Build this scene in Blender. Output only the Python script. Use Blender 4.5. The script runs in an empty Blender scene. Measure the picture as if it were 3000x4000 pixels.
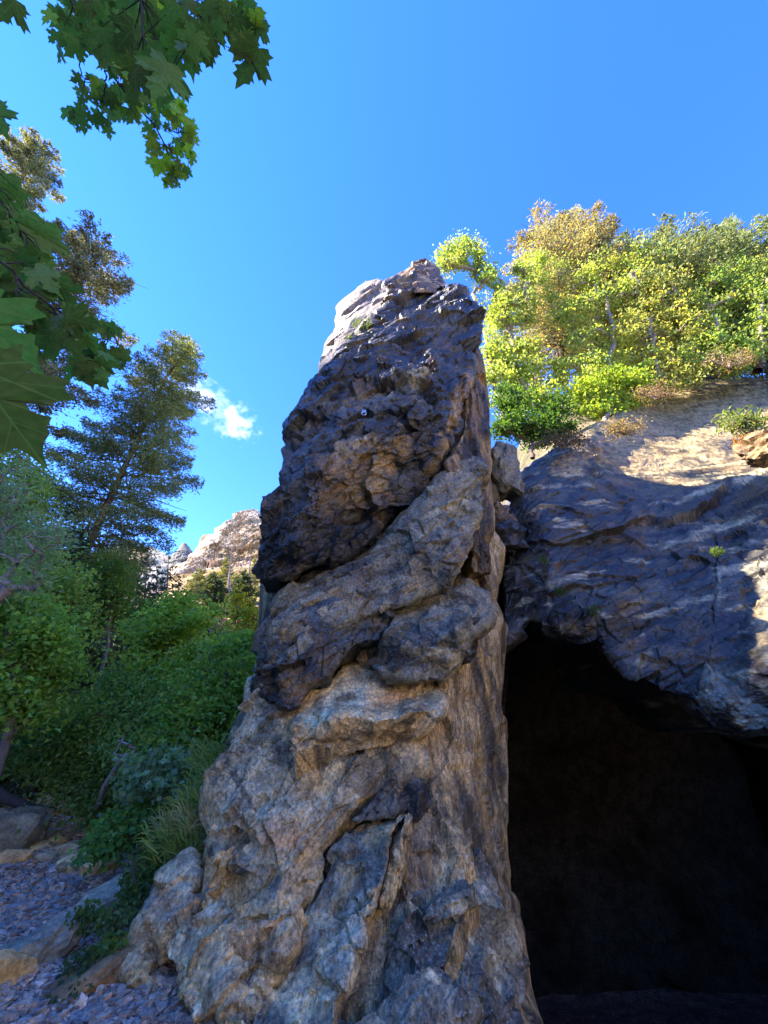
import bpy, math, random
import numpy as np
from mathutils import Vector, Matrix

# ------------------------------------------------------------------ camera, sky, sun
scene = bpy.context.scene
COL = scene.collection
PITCH = math.radians(29.0); FPX = 1550.0; CAMZ = 1.6
cam = bpy.data.cameras.new('camera'); camo = bpy.data.objects.new('camera', cam); COL.objects.link(camo)
camo.location = (0, 0, CAMZ); camo.rotation_euler = (math.pi/2 + PITCH, 0, 0)
cam.sensor_fit = 'VERTICAL'; cam.sensor_height = 36.0; cam.lens = 36.0*FPX/4000.0
cam.clip_start = 0.05; cam.clip_end = 9000
scene.camera = camo

SUN = Vector((-0.68, -0.03, 0.73)).normalized()
elev = math.asin(SUN.z); azim = math.atan2(SUN.x, SUN.y)
world = bpy.data.worlds.new('World'); scene.world = world; world.use_nodes = True
wn = world.node_tree.nodes; wl = world.node_tree.links; wn.clear()
sky = wn.new('ShaderNodeTexSky'); sky.sky_type = 'NISHITA'; sky.sun_disc = False
sky.sun_elevation = elev; sky.sun_rotation = azim; sky.altitude = 1800; sky.air_density = 1.0; sky.dust_density = 0.0; sky.ozone_density = 4.0
bg = wn.new('ShaderNodeBackground'); bg.inputs['Strength'].default_value = 0.15
wo = wn.new('ShaderNodeOutputWorld')
hs = wn.new('ShaderNodeHueSaturation'); hs.inputs['Saturation'].default_value = 1.27; hs.inputs['Hue'].default_value = 0.52; wl.new(sky.outputs[0], hs.inputs['Color']); wl.new(hs.outputs[0], bg.inputs['Color']); wl.new(bg.outputs[0], wo.inputs['Surface'])
sl = bpy.data.lights.new('sun', 'SUN'); slo = bpy.data.objects.new('sun', sl); COL.objects.link(slo)
sl.energy = 4.0; sl.angle = math.radians(0.53); sl.color = (1.0, 0.89, 0.74)
slo.rotation_euler = SUN.to_track_quat('Z', 'Y').to_euler(); slo.location = (-30, 0, 40)
vs = scene.view_settings; vs.view_transform = 'Standard'; vs.look = 'None'; vs.exposure = 2.6; vs.gamma = 1.0
vs.use_curve_mapping = False
scene.cycles.max_bounces = 6; scene.cycles.transparent_max_bounces = 8; scene.cycles.diffuse_bounces = 4
scene.cycles.transmission_bounces = 4; scene.cycles.glossy_bounces = 2; scene.cycles.volume_bounces = 1

# ------------------------------------------------------------------ helpers
cP, sP = math.cos(PITCH), math.sin(PITCH)
rng = np.random.default_rng(7)
def PX(u, v, y):
    """world point at world depth y that a photo pixel (3000x4000) looks at"""
    u = np.asarray(u, float); v = np.asarray(v, float); y = np.asarray(y, float)
    xn = (u-1500.0)/FPX; yn = (2000.0-v)/FPX
    dy = cP - yn*sP; dz = sP + yn*cP
    t = y/dy
    return np.stack([xn*t, y+0*t, CAMZ + dz*t], -1)
def crop(ox, oy, s, pts): return [(ox + x/s, oy + y/s) for x, y in pts]
c1 = lambda pts: crop(900, 900, 1.3825, pts)
c5 = lambda pts: crop(900, 2400, 1.3825, pts)
c6 = lambda pts: crop(400, 3100, 0.976, pts)
c3 = lambda pts: crop(1900, 1600, 1.508, pts)
c8 = lambda pts: crop(400, 1900, 2.37, pts)
c10 = lambda pts: crop(2000, 1400, 1.659, pts)

def _h(ix, iy, iz, seed):
    ix = ix.astype(np.int64); iy = iy.astype(np.int64); iz = iz.astype(np.int64)
    n = (ix*73856093) ^ (iy*19349663) ^ (iz*83492791) ^ (seed*2654435761 & 0x7fffffff)
    n = n & 0xffffffff
    n = ((n ^ (n >> 15))*0x2c1b3c6d) & 0xffffffff
    n = ((n ^ (n >> 12))*0x297a2d39) & 0xffffffff
    n = n ^ (n >> 15)
    return n
def h01(ix, iy, iz, seed): return _h(ix, iy, iz, seed)/4294967295.0
def vnoise(P, seed=0):
    i = np.floor(P); f = P - i; f = f*f*f*(f*(f*6-15)+10)
    x, y, z = i[..., 0], i[..., 1], i[..., 2]; r = 0
    for a in (0, 1):
        wx = f[..., 0] if a else 1-f[..., 0]
        for b in (0, 1):
            wy = f[..., 1] if b else 1-f[..., 1]
            for c in (0, 1):
                wz = f[..., 2] if c else 1-f[..., 2]
                r = r + wx*wy*wz*h01(x+a, y+b, z+c, seed)
    return r*2-1
def fbm(P, oct=4, seed=0, gain=0.5, lac=2.07):
    r = 0; a = 1; s = 0
    for k in range(oct):
        r = r + a*vnoise(P*(lac**k)+k*17.3, seed+k); s += a; a *= gain
    return r/s
def ridged(P, oct=4, seed=0):
    r = 0; a = 1; s = 0
    for k in range(oct):
        r = r + a*(1-2*np.abs(vnoise(P*(2.1**k)+k*9.1, seed+k))); s += a; a *= 0.5
    return r/s
def facets(P, seed=0, tilt=0.6, bw=0.16, U=None):
    """piecewise planar broken-rock relief: nearest cell centre with its own plane, narrow ramps between planes"""
    U = P if U is None else U   # the planes live in the undistorted space, only their borders wander
    i = np.floor(P); best = np.full(P.shape[:-1], 1e9); val = np.zeros(P.shape[:-1]); b2 = best.copy(); v2 = val.copy()
    f = P-i
    lo = np.where(f < 0.5, -1, 0)
    for a in (0, 1):
        for b in (0, 1):
            for c in (0, 1):
                cx, cy, cz = i[..., 0]+lo[..., 0]+a, i[..., 1]+lo[..., 1]+b, i[..., 2]+lo[..., 2]+c
                h = _h(cx, cy, cz, seed)
                jx = cx + .15 + .7*((h & 1023)/1023.0); jy = cy + .15 + .7*(((h >> 10) & 1023)/1023.0); jz = cz + .15 + .7*(((h >> 20) & 1023)/1023.0)
                dx, dy, dz = P[..., 0]-jx, P[..., 1]-jy, P[..., 2]-jz
                d = dx*dx+dy*dy+dz*dz
                g = _h(cx, cy, cz, seed+77)
                gx = ((g & 1023)/511.5-1); gy = (((g >> 10) & 1023)/511.5-1); gz = (((g >> 20) & 1023)/511.5-1)
                w = (((g >> 22) & 1023)/511.5-1)*0.5 + tilt*((U[..., 0]-jx)*gx+(U[..., 1]-jy)*gy+(U[..., 2]-jz)*gz)
                m = d < best; m2 = (~m) & (d < b2)
                b2 = np.where(m, best, np.where(m2, d, b2)); v2 = np.where(m, val, np.where(m2, w, v2))
                best = np.where(m, d, best); val = np.where(m, w, val)
    t = np.clip((np.sqrt(b2)-np.sqrt(best))/bw, 0, 1)
    return val*(.5+.5*t)+v2*(.5-.5*t)
def rbf(ctrl):
    c = np.array(ctrl, float); X = c[:, :2]/1000.0; n = len(c)
    A = np.zeros((n+3, n+3)); A[:n, :n] = np.sqrt(((X[:, None]-X[None])**2).sum(-1)+1e-4)
    A[:n, n] = 1; A[:n, n+1:] = X; A[n, :n] = 1; A[n+1:, :n] = X.T
    b = np.zeros(n+3); b[:n] = c[:, 2]
    w = np.linalg.lstsq(A, b, rcond=None)[0]
    def f(u, v):
        q = np.stack([u, v], -1)/1000.0
        r = w[n] + q[..., 0]*w[n+1] + q[..., 1]*w[n+2]
        for k in range(n):
            r = r + w[k]*np.sqrt(((q-X[k])**2).sum(-1)+1e-4)
        return r
    return f
from mathutils.geometry import delaunay_2d_cdt
def planes(ctrl, bounds):
    """piecewise planar depth through the control points: flat fracture faces meeting in edges"""
    g = rbf(ctrl); u0, u1, v0, v1 = bounds; m = 150
    ex = [(u0-m, v0-m), (u1+m, v0-m), (u0-m, v1+m), (u1+m, v1+m), ((u0+u1)/2, v0-m), ((u0+u1)/2, v1+m), (u0-m, (v0+v1)/2), (u1+m, (v0+v1)/2)]
    pts = [(c[0], c[1]) for c in ctrl]+ex; z = np.array([c[2] for c in ctrl]+[float(g(np.array(a), np.array(b))) for a, b in ex])
    vo, _, tri, ov, _, _ = delaunay_2d_cdt([Vector(q) for q in pts], [], [], 0, 1e-6); Pv = np.array([q[:] for q in vo]); zz = np.array([z[o[0]] for o in ov])
    def f(u, v):
        r = g(u, v)
        for t in tri:
            a, b, c = Pv[list(t)]; d = (b[1]-c[1])*(a[0]-c[0])+(c[0]-b[0])*(a[1]-c[1])
            if abs(d) < 1e-9: continue
            l0 = ((b[1]-c[1])*(u-c[0])+(c[0]-b[0])*(v-c[1]))/d; l1 = ((c[1]-a[1])*(u-c[0])+(a[0]-c[0])*(v-c[1]))/d; l2 = 1-l0-l1
            m_ = (l0 >= -1e-9) & (l1 >= -1e-9) & (l2 >= -1e-9); r = np.where(m_, l0*zz[t[0]]+l1*zz[t[1]]+l2*zz[t[2]], r)
        return r
    return f
def chain(pts, n):
    p = np.array(pts, float); d = np.r_[0, np.cumsum(np.hypot(*np.diff(p, axis=0).T))]
    t = np.linspace(0, d[-1], n)
    return np.stack([np.interp(t, d, p[:, 0]), np.interp(t, d, p[:, 1])], -1)

def new_mesh(name, V, F, mat=None, parent=None, smooth=False, col=None, mats=None, mi=None):
    """V (n,3); F list of (m,k) index arrays of one k, or a single array"""
    V = np.asarray(V, np.float32)
    Fs = F if isinstance(F, list) else [F]
    me = bpy.data.meshes.new(name)
    me.vertices.add(len(V)); me.vertices.foreach_set('co', V.ravel())
    loops = np.concatenate([f.ravel() for f in Fs]).astype(np.int32)
    tot = np.concatenate([np.full(len(f), f.shape[1]) for f in Fs]).astype(np.int32)
    st = np.r_[0, np.cumsum(tot)[:-1]].astype(np.int32)
    me.loops.add(len(loops)); me.loops.foreach_set('vertex_index', loops)
    me.polygons.add(len(tot)); me.polygons.foreach_set('loop_start', st); me.polygons.foreach_set('loop_total', tot)
    if mi is not None: me.polygons.foreach_set('material_index', np.asarray(mi, np.int32))
    me.polygons.foreach_set('use_smooth', np.full(len(tot), smooth, bool))
    if col is not None:
        a = me.color_attributes.new('Col', 'FLOAT_COLOR', 'POINT')
        c = np.ones((len(V), 4), np.float32); c[:, :3] = col
        a.data.foreach_set('color', c.ravel())
    me.update(calc_edges=True)
    for m in (mats or ([mat] if mat else [])): me.materials.append(m)
    o = bpy.data.objects.new(name, me); COL.objects.link(o)
    if parent is not None: o.parent = parent
    return o
def tag(o, label=None, cat=None, group=None, kind=None):
    if label: o['label'] = label
    if cat: o['category'] = cat
    if group: o['group'] = group
    if kind: o['kind'] = kind
    return o
def empty(name, loc, *a, **k):
    o = bpy.data.objects.new(name, None); COL.objects.link(o); o.location = tuple(float(q) for q in loc)
    o.empty_display_size = .2
    if a or k: tag(o, *a, **k)
    return o
def shift(o, root):
    """child built in world coordinates: keep it there under its moved parent"""
    o.parent = root; o.matrix_parent_inverse = Matrix.Translation(root.location).inverted()
    return o

# ------------------------------------------------------------------ materials
def nodes(name):
    m = bpy.data.materials.new(name); m.use_nodes = True; nt = m.node_tree; nt.nodes.clear()
    return m, nt.nodes, nt.links
def N(n, t, **k):
    x = n.new(t)
    for a, b in k.items():
        if a.startswith('i_'): x.inputs[a[2:].replace('_', ' ')].default_value = b
        else: setattr(x, a, b)
    return x
def ramp(n, stops, interp='LINEAR'):
    r = n.new('ShaderNodeValToRGB'); r.color_ramp.interpolation = interp
    e = r.color_ramp.elements
    while len(e) > 1: e.remove(e[-1])
    e[0].position = stops[0][0]; e[0].color = (*stops[0][1], 1)
    for p, c in stops[1:]:
        q = e.new(p); q.color = (*c, 1)
    return r
def rock_mat(name, fine=30.0, bump=0.5, rough=0.62, spec=0.5, var=0.45, stretch=(1, 1, 1), rot=(0, 0, 0), dist=0.02, speck=0.0):
    m, n, l = nodes(name)
    g = N(n, 'ShaderNodeNewGeometry'); mp = N(n, 'ShaderNodeMapping'); mp.inputs['Scale'].default_value = stretch; mp.inputs['Rotation'].default_value = rot
    l.new(g.outputs['Position'], mp.inputs['Vector'])
    at = N(n, 'ShaderNodeAttribute', attribute_name='Col')
    n1 = N(n, 'ShaderNodeTexNoise', i_Scale=fine*1.3, i_Detail=9.0, i_Roughness=0.78, i_Distortion=0.0); l.new(mp.outputs[0], n1.inputs['Vector'])
    n2 = N(n, 'ShaderNodeTexNoise', i_Scale=fine*.23, i_Detail=6.0, i_Roughness=0.62, i_Distortion=0.2); l.new(mp.outputs[0], n2.inputs['Vector'])
    vo = N(n, 'ShaderNodeTexVoronoi', feature='F1', i_Scale=fine*.5, i_Randomness=1.0); l.new(mp.outputs[0], vo.inputs['Vector'])
    r1 = ramp(n, [(0.36, (max(0, 1-var*1.5),)*3), (0.5, (1, 1, 1)), (0.64, (1+var*1.6,)*3)]); l.new(n1.outputs['Fac'], r1.inputs[0])
    r2 = ramp(n, [(0.36, (1-var*.9, 1-var*.95, 1-var)), (0.5, (1, 1, 1)), (0.62, (1+var*.7, 1+var*.62, 1+var*.5))]); l.new(n2.outputs['Fac'], r2.inputs[0])
    m1 = N(n, 'ShaderNodeMix', data_type='RGBA', blend_type='MULTIPLY'); m1.inputs[0].default_value = 1
    l.new(at.outputs['Color'], m1.inputs[6]); l.new(r1.outputs[0], m1.inputs[7])
    m2 = N(n, 'ShaderNodeMix', data_type='RGBA', blend_type='MULTIPLY'); m2.inputs[0].default_value = 1
    l.new(m1.outputs[2], m2.inputs[6]); l.new(r2.outputs[0], m2.inputs[7])
    last = m2.outputs[2]
    if speck > 0:   # pale lichen crust specks
        n3 = N(n, 'ShaderNodeTexNoise', i_Scale=fine*1.3, i_Detail=5.0, i_Roughness=0.75); l.new(g.outputs['Position'], n3.inputs['Vector'])
        r3 = ramp(n, [(0.57, (0, 0, 0)), (0.62, (speck,)*3)]); l.new(n3.outputs['Fac'], r3.inputs[0])
        m3 = N(n, 'ShaderNodeMix', data_type='RGBA'); l.new(r3.outputs[0], m3.inputs[0]); l.new(last, m3.inputs[6]); m3.inputs[7].default_value = (.55, .50, .42, 1)
        last = m3.outputs[2]
    n4 = N(n, 'ShaderNodeTexNoise', i_Scale=fine*2.2, i_Detail=6.0, i_Roughness=0.7); l.new(g.outputs['Position'], n4.inputs['Vector'])
    b1 = N(n, 'ShaderNodeBump', i_Strength=bump, i_Distance=dist*.45); l.new(n4.outputs['Fac'], b1.inputs['Height'])
    b2 = N(n, 'ShaderNodeBump', i_Strength=bump*.8, i_Distance=dist); l.new(n2.outputs['Fac'], b2.inputs['Height']); l.new(b1.outputs[0], b2.inputs['Normal'])
    b3 = N(n, 'ShaderNodeBump', i_Strength=bump*.3, i_Distance=dist*.8); l.new(vo.outputs['Distance'], b3.inputs['Height']); l.new(b2.outputs[0], b3.inputs['Normal'])
    p = N(n, 'ShaderNodeBsdfPrincipled', i_Roughness=rough); p.inputs['Specular IOR Level'].default_value = spec
    l.new(last, p.inputs['Base Color']); l.new(b3.outputs[0], p.inputs['Normal'])
    o = N(n, 'ShaderNodeOutputMaterial'); l.new(p.outputs[0], o.inputs[0])
    return m
def leaf_mat(name, trans=0.45, rough=0.55, spec=0.2):
    m, n, l = nodes(name)
    at = N(n, 'ShaderNodeAttribute', attribute_name='Col')
    d = N(n, 'ShaderNodeBsdfPrincipled', i_Roughness=rough); d.inputs['Specular IOR Level'].default_value = spec
    l.new(at.outputs['Color'], d.inputs['Base Color'])
    t = N(n, 'ShaderNodeBsdfTranslucent')
    mx = N(n, 'ShaderNodeMix', data_type='RGBA', blend_type='MULTIPLY'); mx.inputs[0].default_value = 1
    l.new(at.outputs['Color'], mx.inputs[6]); mx.inputs[7].default_value = (1.5, 1.35, 0.5, 1)
    l.new(mx.outputs[2], t.inputs['Color'])
    s = N(n, 'ShaderNodeMixShader'); s.inputs[0].default_value = trans
    l.new(d.outputs[0], s.inputs[1]); l.new(t.outputs[0], s.inputs[2])
    o = N(n, 'ShaderNodeOutputMaterial'); l.new(s.outputs[0], o.inputs[0])
    return m
def bark_mat(name, c1_, c2_, scale=9.0):
    m, n, l = nodes(name)
    g = N(n, 'ShaderNodeNewGeometry'); mp = N(n, 'ShaderNodeMapping'); mp.inputs['Scale'].default_value = (1, 1, .3)
    l.new(g.outputs['Position'], mp.inputs['Vector'])
    n1 = N(n, 'ShaderNodeTexNoise', i_Scale=scale, i_Detail=7.0, i_Roughness=0.7); l.new(mp.outputs[0], n1.inputs['Vector'])
    r = ramp(n, [(0.3, c1_), (0.7, c2_)]); l.new(n1.outputs['Fac'], r.inputs[0])
    b = N(n, 'ShaderNodeBump', i_Strength=0.6, i_Distance=0.03); l.new(n1.outputs['Fac'], b.inputs['Height'])
    p = N(n, 'ShaderNodeBsdfPrincipled', i_Roughness=0.85); l.new(r.outputs[0], p.inputs['Base Color']); l.new(b.outputs[0], p.inputs['Normal'])
    o = N(n, 'ShaderNodeOutputMaterial'); l.new(p.outputs[0], o.inputs[0])
    return m

DARK = np.array((.021, .022, .027)); BLUE = np.array((.098, .106, .122)); GREY = np.array((.22, .22, .225)); TAN = np.array((.50, .36, .22))
BROWN = np.array((.15, .105, .07)); PALE = np.array((.62, .58, .52)); RUST = np.array((.34, .19, .11)); BLACK = np.array((.014, .014, .018))
SAND = np.array((.36, .31, .27)); OCHRE = np.array((.29, .2, .09)); WARM = np.array((.44, .355, .27)); LGREY = np.array((.48, .47, .46))

def paint(P, u, v, base, layers, tint=None):
    c = np.zeros(P.shape) + np.asarray(base)
    tint = np.array((1.27, 1.10, .62)) if tint is None else np.asarray(tint)  # warm cast in the colour offsets blue skylight; sunlit rock gets less
    for L in layers:
        if L[0] == 'n':       # noise patches: colour, freq (vec), threshold, softness, strength, seed
            _, col, fr, th, so, st, sd = L
            q = fbm(P*np.asarray(fr, float), 5, sd, .58)
            w = np.clip((q-th)/so, 0, 1)*st
        else:                 # blob in photo pixels: colour, u, v, ru, rv, angle deg, strength
            _, col, bu, bv, ru, rv, ang, st = L
            a = math.radians(ang); du, dv = u-bu, v-bv
            x = (du*math.cos(a)+dv*math.sin(a))/ru; y = (-du*math.sin(a)+dv*math.cos(a))/rv
            d = np.sqrt(x*x+y*y) + fbm(P*4.0, 4, 91, .6)*0.9
            w = np.clip((1.15-d)/0.5, 0, 1)*st
            w = w*np.clip(0.75+fbm(P*14.0, 3, 17, .6)*1.3, 0, 1)
        c = c*(1-w[..., None]) + np.asarray(col)*w[..., None]
    return c*tint

FOL = np.array([[.78, 0, .62], [0, 1, 0], [-.62, 0, .78]])   # foliation of the stone: along, across(y), perpendicular
def relief(P, amps, seed=0, fol=FOL, el=0.45, sp=None):
    """amps: list of (cell size m, amplitude m, kind)"""
    Q = P @ fol.T
    Q = Q*np.array([el, .8, 1.0])
    W = np.stack([fbm(Q*1.3, 3, seed+201), fbm(Q*1.3+5, 3, seed+202), fbm(Q*1.3+9, 3, seed+203)], -1)
    d = 0
    for k, (cell, amp, kind) in enumerate(amps):
        q = (Q + W*cell*0.32)/cell
        if sp is not None: amp = amp*np.clip((cell/sp-1.3)/1.5, 0, 1)
        if kind == 'f': d = d + amp*facets(q, seed+k*5, .9, .12 if sp is None else np.clip(.4*sp/cell, .008, .08), Q/cell)
        elif kind == 'r': d = d + amp*ridged(q, 4, seed+k*5)
        elif kind == 'n': d = d + amp*fbm(q, 5, seed+k*5, .55)
        elif kind == 's':   # sawtooth bedding ledges
            s = q[..., 2]*1.0 + 0.5*W[..., 0]
            d = d + amp*((s-np.floor(s))**2 - .33)*(0.4+np.abs(vnoise(q*.4, seed+9)))
    return d

ROCK_AMPS = [(0.55, .18, 'f'), (0.22, .06, 'f'), (0.085, .018, 'f')]
def block(name, A, B, ctrl, thick, mat, root, nt=160, ns=120, nb=40, n=7.0, ne=9.0, amps=None, seed=0, base=GREY, layers=(), fol=FOL, el=.45, cracks=(), gain=0.95, damp=None, flat=.85, tint=None):
    """closed boulder-like solid lofted between two outline chains (photo pixels), front face at depths from ctrl"""
    ca_, cb_ = chain(A, 400), chain(B, 400)
    wm = float(np.linalg.norm(ca_[200]-cb_[200]))/FPX*ctrl[0][2]*1.2; hm = float(np.linalg.norm(np.diff(.5*(ca_+cb_), axis=0), axis=1).sum())/FPX*ctrl[0][2]*1.2
    def even(m, expo, width):   # samples spaced evenly over the rounded section, sides included
        th = np.linspace(0, np.pi, 3000); q = np.sign(np.cos(th))*np.abs(np.cos(th))**(2/expo); w = np.sin(th).clip(0)**(2/expo)
        s_ = .5-.5*q; d = np.r_[0, np.cumsum(np.hypot(np.diff(s_)*width, np.diff(w)*thick*.32))]
        g_ = np.linspace(0, d[-1], m); return np.interp(g_, d, s_), np.interp(g_, d, w)
    sF, pF = even(ns, n, wm); sB, pB = even(nb+2, n, wm); t, pt = even(nt, ne, hm)
    s = np.r_[sF, sB[1:-1][::-1]]; ps = np.r_[pF, pB[1:-1][::-1]]; side = np.r_[np.ones(ns), -np.ones(nb)]
    at_ = lambda c: np.stack([np.interp(t, np.linspace(0, 1, 400), c[:, k]) for k in (0, 1)], -1)
    a = at_(ca_); b = at_(cb_)
    u = a[:, None, 0]*(1-s)+b[:, None, 0]*s; v = a[:, None, 1]*(1-s)+b[:, None, 1]*s
    uw = np.stack([u/70., v/70., 0*u+seed], -1); wu, wv = fbm(uw, 4, seed+5)*22, fbm(uw+31, 4, seed+6)*22
    yf = rbf(ctrl)(u, v)*(1-flat)+planes(ctrl, (u.min(), u.max(), v.min(), v.max()))(u+wu, v+wv)*flat
    prof = ps[None, :]*pt[:, None]
    # front edges round off gently within nf, back keeps full thickness
    fr = side[None, :] > 0
    y = yf + thick*.32*(1-np.where(fr, prof, 0))
    P = PX(u, v, y); P[..., 1] += np.where(fr, 0, thick*.68*prof)
    du = np.gradient(P, axis=0); dv = np.roll(P, -1, 1)-np.roll(P, 1, 1)
    Nn = np.cross(du, dv); L = np.linalg.norm(Nn, axis=-1, keepdims=True); Nn = Nn/np.maximum(L, 1e-9)
    toc = P-np.array([0, 0, CAMZ]); sg = np.sign((Nn[:, :ns]*toc[:, :ns]).sum(-1).mean()); Nn = Nn*(-sg)
    # smooth normals a little
    for _ in range(2): Nn = Nn + np.roll(Nn, 1, 1)+np.roll(Nn, -1, 1); Nn[1:-1] = Nn[1:-1]+Nn[:-2]+Nn[2:]; Nn /= np.maximum(np.linalg.norm(Nn, axis=-1, keepdims=True), 1e-9)
    sp = np.maximum(np.linalg.norm(du, axis=-1), np.linalg.norm(dv, axis=-1)*.5)   # local spacing of the samples
    D = relief(P, amps or ROCK_AMPS, seed, fol, el, sp)
    for pts, wpx, dep in cracks:   # recessed cracks along pixel polylines
        q = chain(pts, 40); ww = fbm(P*9, 4, 5)*wpx*2.0
        dd = np.full(u.shape, 1e9)
        for k in range(39):
            p0, p1 = q[k], q[k+1]; dxy = p1-p0; ll = (dxy**2).sum()+1e-9
            tt = np.clip(((u-p0[0])*dxy[0]+(v-p0[1])*dxy[1])/ll, 0, 1)
            dd = np.minimum(dd, np.hypot(u-p0[0]-tt*dxy[0], v-p0[1]-tt*dxy[1]))
        D = D - dep*np.exp(-((dd+ww)/wpx)**2)*np.clip(.6+fbm(P*3, 3, 8)*2, .1, 1)*(side[None, :] > 0)
    D = D*gain
    if damp is not None: D = D*damp(u, v)
    Ds = D.copy()
    for _ in range(3): Ds = (Ds*2+np.roll(Ds, 1, 1)+np.roll(Ds, -1, 1))/4; Ds[1:-1] = (Ds[1:-1]*2+Ds[:-2]+Ds[2:])/4
    we = np.clip((prof-.5)/.25, 0, 1)*fr; D = D*we+Ds*(1-we)
    lim = thick*.45
    D = np.clip(D, -lim, lim)
    fade = np.clip(pt*1.6, 0, 1)[:, None]
    P2 = P + Nn*(D*fade)[..., None]
    col = paint(P, u, v, base, layers, tint)
    M = ns+nb
    idx = (np.arange(nt)[:, None]*M + np.arange(M)[None, :])
    q = np.stack([idx[:-1, :], np.roll(idx, -1, 1)[:-1, :], np.roll(idx, -1, 1)[1:, :], idx[1:, :]], -1).reshape(-1, 4)
    if sg < 0: q = q[:, ::-1]
    o = new_mesh(name, P2.reshape(-1, 3), q, mat, None, False, col.reshape(-1, 3))
    if root is not None: shift(o, root)
    return o
# ------------------------------------------------------------------ ground and hills
def smooth(x, a, b):
    t = np.clip((x-a)/(b-a), 0, 1); return t*t*(3-2*t)
def height(x, y):
    h = 0.10*fbm(np.stack([x*.25, y*.25, 0*x], -1), 4, 3)
    h = h + np.clip(y-14, 0, 1e9)*0.06
    left = np.clip(-x-9-0.35*np.clip(y, 0, 60), 0, 1e9)
    top = 162.5 - 116*smooth(y, 55, 112)      # the west ridge stands high above the tower and sinks up the valley
    hl = top*np.clip(left/135.0, 0, 1)**1.25
    hl = hl*(1+.06*fbm(np.stack([x*.02, y*.02, 0*x], -1), 4, 8)*(left < 110))
    back = np.clip(-y-18, 0, 1e9); hb = 26*(1-np.exp(-back/60.0))
    rt = np.clip(x-9.5, 0, 1e9)*smooth(-y, -12, 2); hr2 = np.minimum(rt*1.2, 14)
    a = x/np.maximum(y, 1.0)
    r = np.interp(a, [0.0, .2, .33, .45, .6, .8, 1.2], [.0, .10, .55, .82, .98, 1.02, 1.05])
    hr = r*np.minimum(y, 70)*smooth(y, 13.4, 14.2)
    hr = hr + r*2.0*smooth(y, 9, 12)*0
    far = np.clip(y-95, 0, 1e9)*.55*np.clip(1-np.abs(a+.12)/.5, 0, 1)
    h = np.maximum(h, h + hr) + np.minimum(far, 55)
    h = np.maximum(h, 0) + hl*1.0
    h = np.maximum(h, hb*smooth(-y, 5, 20)) + hr2
    pit = 3.4*smooth(x, .2, 2.6)*smooth(y, 1.8, 8.0)*(1-smooth(y, 13.4, 14.2))   # the cave floor drops away under the overhang
    h = h - pit
    return h
def axis(a, b, n, c=0, k=3.2):
    s = np.linspace(-1, 1, n); q = np.sinh(k*s)/np.sinh(k)
    return np.where(q < 0, c+(c-a)*q, c+(b-c)*q)
gx = axis(-420, 420, 300, -3); gy = axis(-300, 700, 320, 8)
X, Y = np.meshgrid(gx, gy); Z = height(X, Y)
nn = fbm(np.stack([X*.6, Y*.6, Z*.6], -1), 4, 12)
Z = Z + np.where(Z > 1.2, nn*.35, nn*.03)
i = np.arange(320)[:, None]*300+np.arange(300)[None]
q = np.stack([i[:-1, :-1], i[:-1, 1:], i[1:, 1:], i[1:, :-1]], -1).reshape(-1, 4)
steep = smooth(Z, 1.0, 6.0)
gcol = np.array((.26, .225, .18))*(1-steep[..., None]) + np.array((.11, .095, .05))*steep[..., None]
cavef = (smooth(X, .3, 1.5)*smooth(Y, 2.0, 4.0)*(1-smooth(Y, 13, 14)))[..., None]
gcol = gcol*(1-cavef)+np.array((.11, .075, .062))*cavef  # floor colour darkened as well, in place of cave shade
pale = (smooth(-Y, 2, 14)*smooth(Z, .8, 4))[..., None]   # unseen slopes behind the camera, made pale to bounce sunlight onto the rock
gcol = gcol*(1-pale)+np.array((.26, .22, .17))*pale
gn = fbm(np.stack([X*.15, Y*.15, Z*.15], -1), 5, 44)[..., None]
gcol = gcol*(1+.5*gn) + np.clip(gn-.05, 0, 1)*np.array((.0, .06, -.01))*steep[..., None]
M_soil = rock_mat('ground_soil', fine=14, bump=.7, rough=.9, spec=.2, var=.5, dist=.04)
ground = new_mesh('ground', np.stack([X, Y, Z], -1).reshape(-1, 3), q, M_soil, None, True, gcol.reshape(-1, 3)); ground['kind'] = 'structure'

def hill_z(x, y):
    a = x/np.maximum(y, 1.0); r = np.interp(a, [0.0, .2, .33, .45, .6, .8, 1.2], [.0, .10, .55, .82, .98, 1.02, 1.05]); return r*y
# ------------------------------------------------------------------ rock materials
VST = dict(stretch=(1, 1, 1))
M_dark = rock_mat('dark_varnished_gneiss', fine=26, bump=.9, rough=.42, spec=.6, var=.5, stretch=(1.0, .8, .8), rot=(0, .65, 0), dist=.02, speck=.25)
M_grey = rock_mat('weathered_gneiss', fine=30, bump=.9, rough=.6, spec=.45, var=.5, stretch=(1.0, .8, .8), rot=(0, .65, 0), dist=.016, speck=.55)
M_wall = rock_mat('streaked_gneiss', fine=26, bump=.8, rough=.62, spec=.45, var=.6, stretch=(1.5, 1.5, .45), rot=(0, 0, 0), dist=.02, speck=.3)
M_cliff = rock_mat('slabby_dark_gneiss', fine=24, bump=1.0, rough=.42, spec=.6, var=.5, stretch=(.55, .9, 1.3), rot=(0, .35, 0), dist=.022, speck=.2)
M_cave = rock_mat('shade_dark_cave_rock', fine=18, bump=.6, rough=.95, spec=.05, var=.4, dist=.03)  # matte rock; its dark vertex colour imitates the cave's shade
M_far = rock_mat('distant_granite', fine=.9, bump=.6, rough=.8, spec=.2, var=.35, dist=.6)

# ------------------------------------------------------------------ the rock tower
tower = empty('rock_tower', (0.2, 4.6, 0), 'tall leaning rock tower, dark varnished above and tan grey below, standing beside the cave', 'rock tower')
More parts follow.
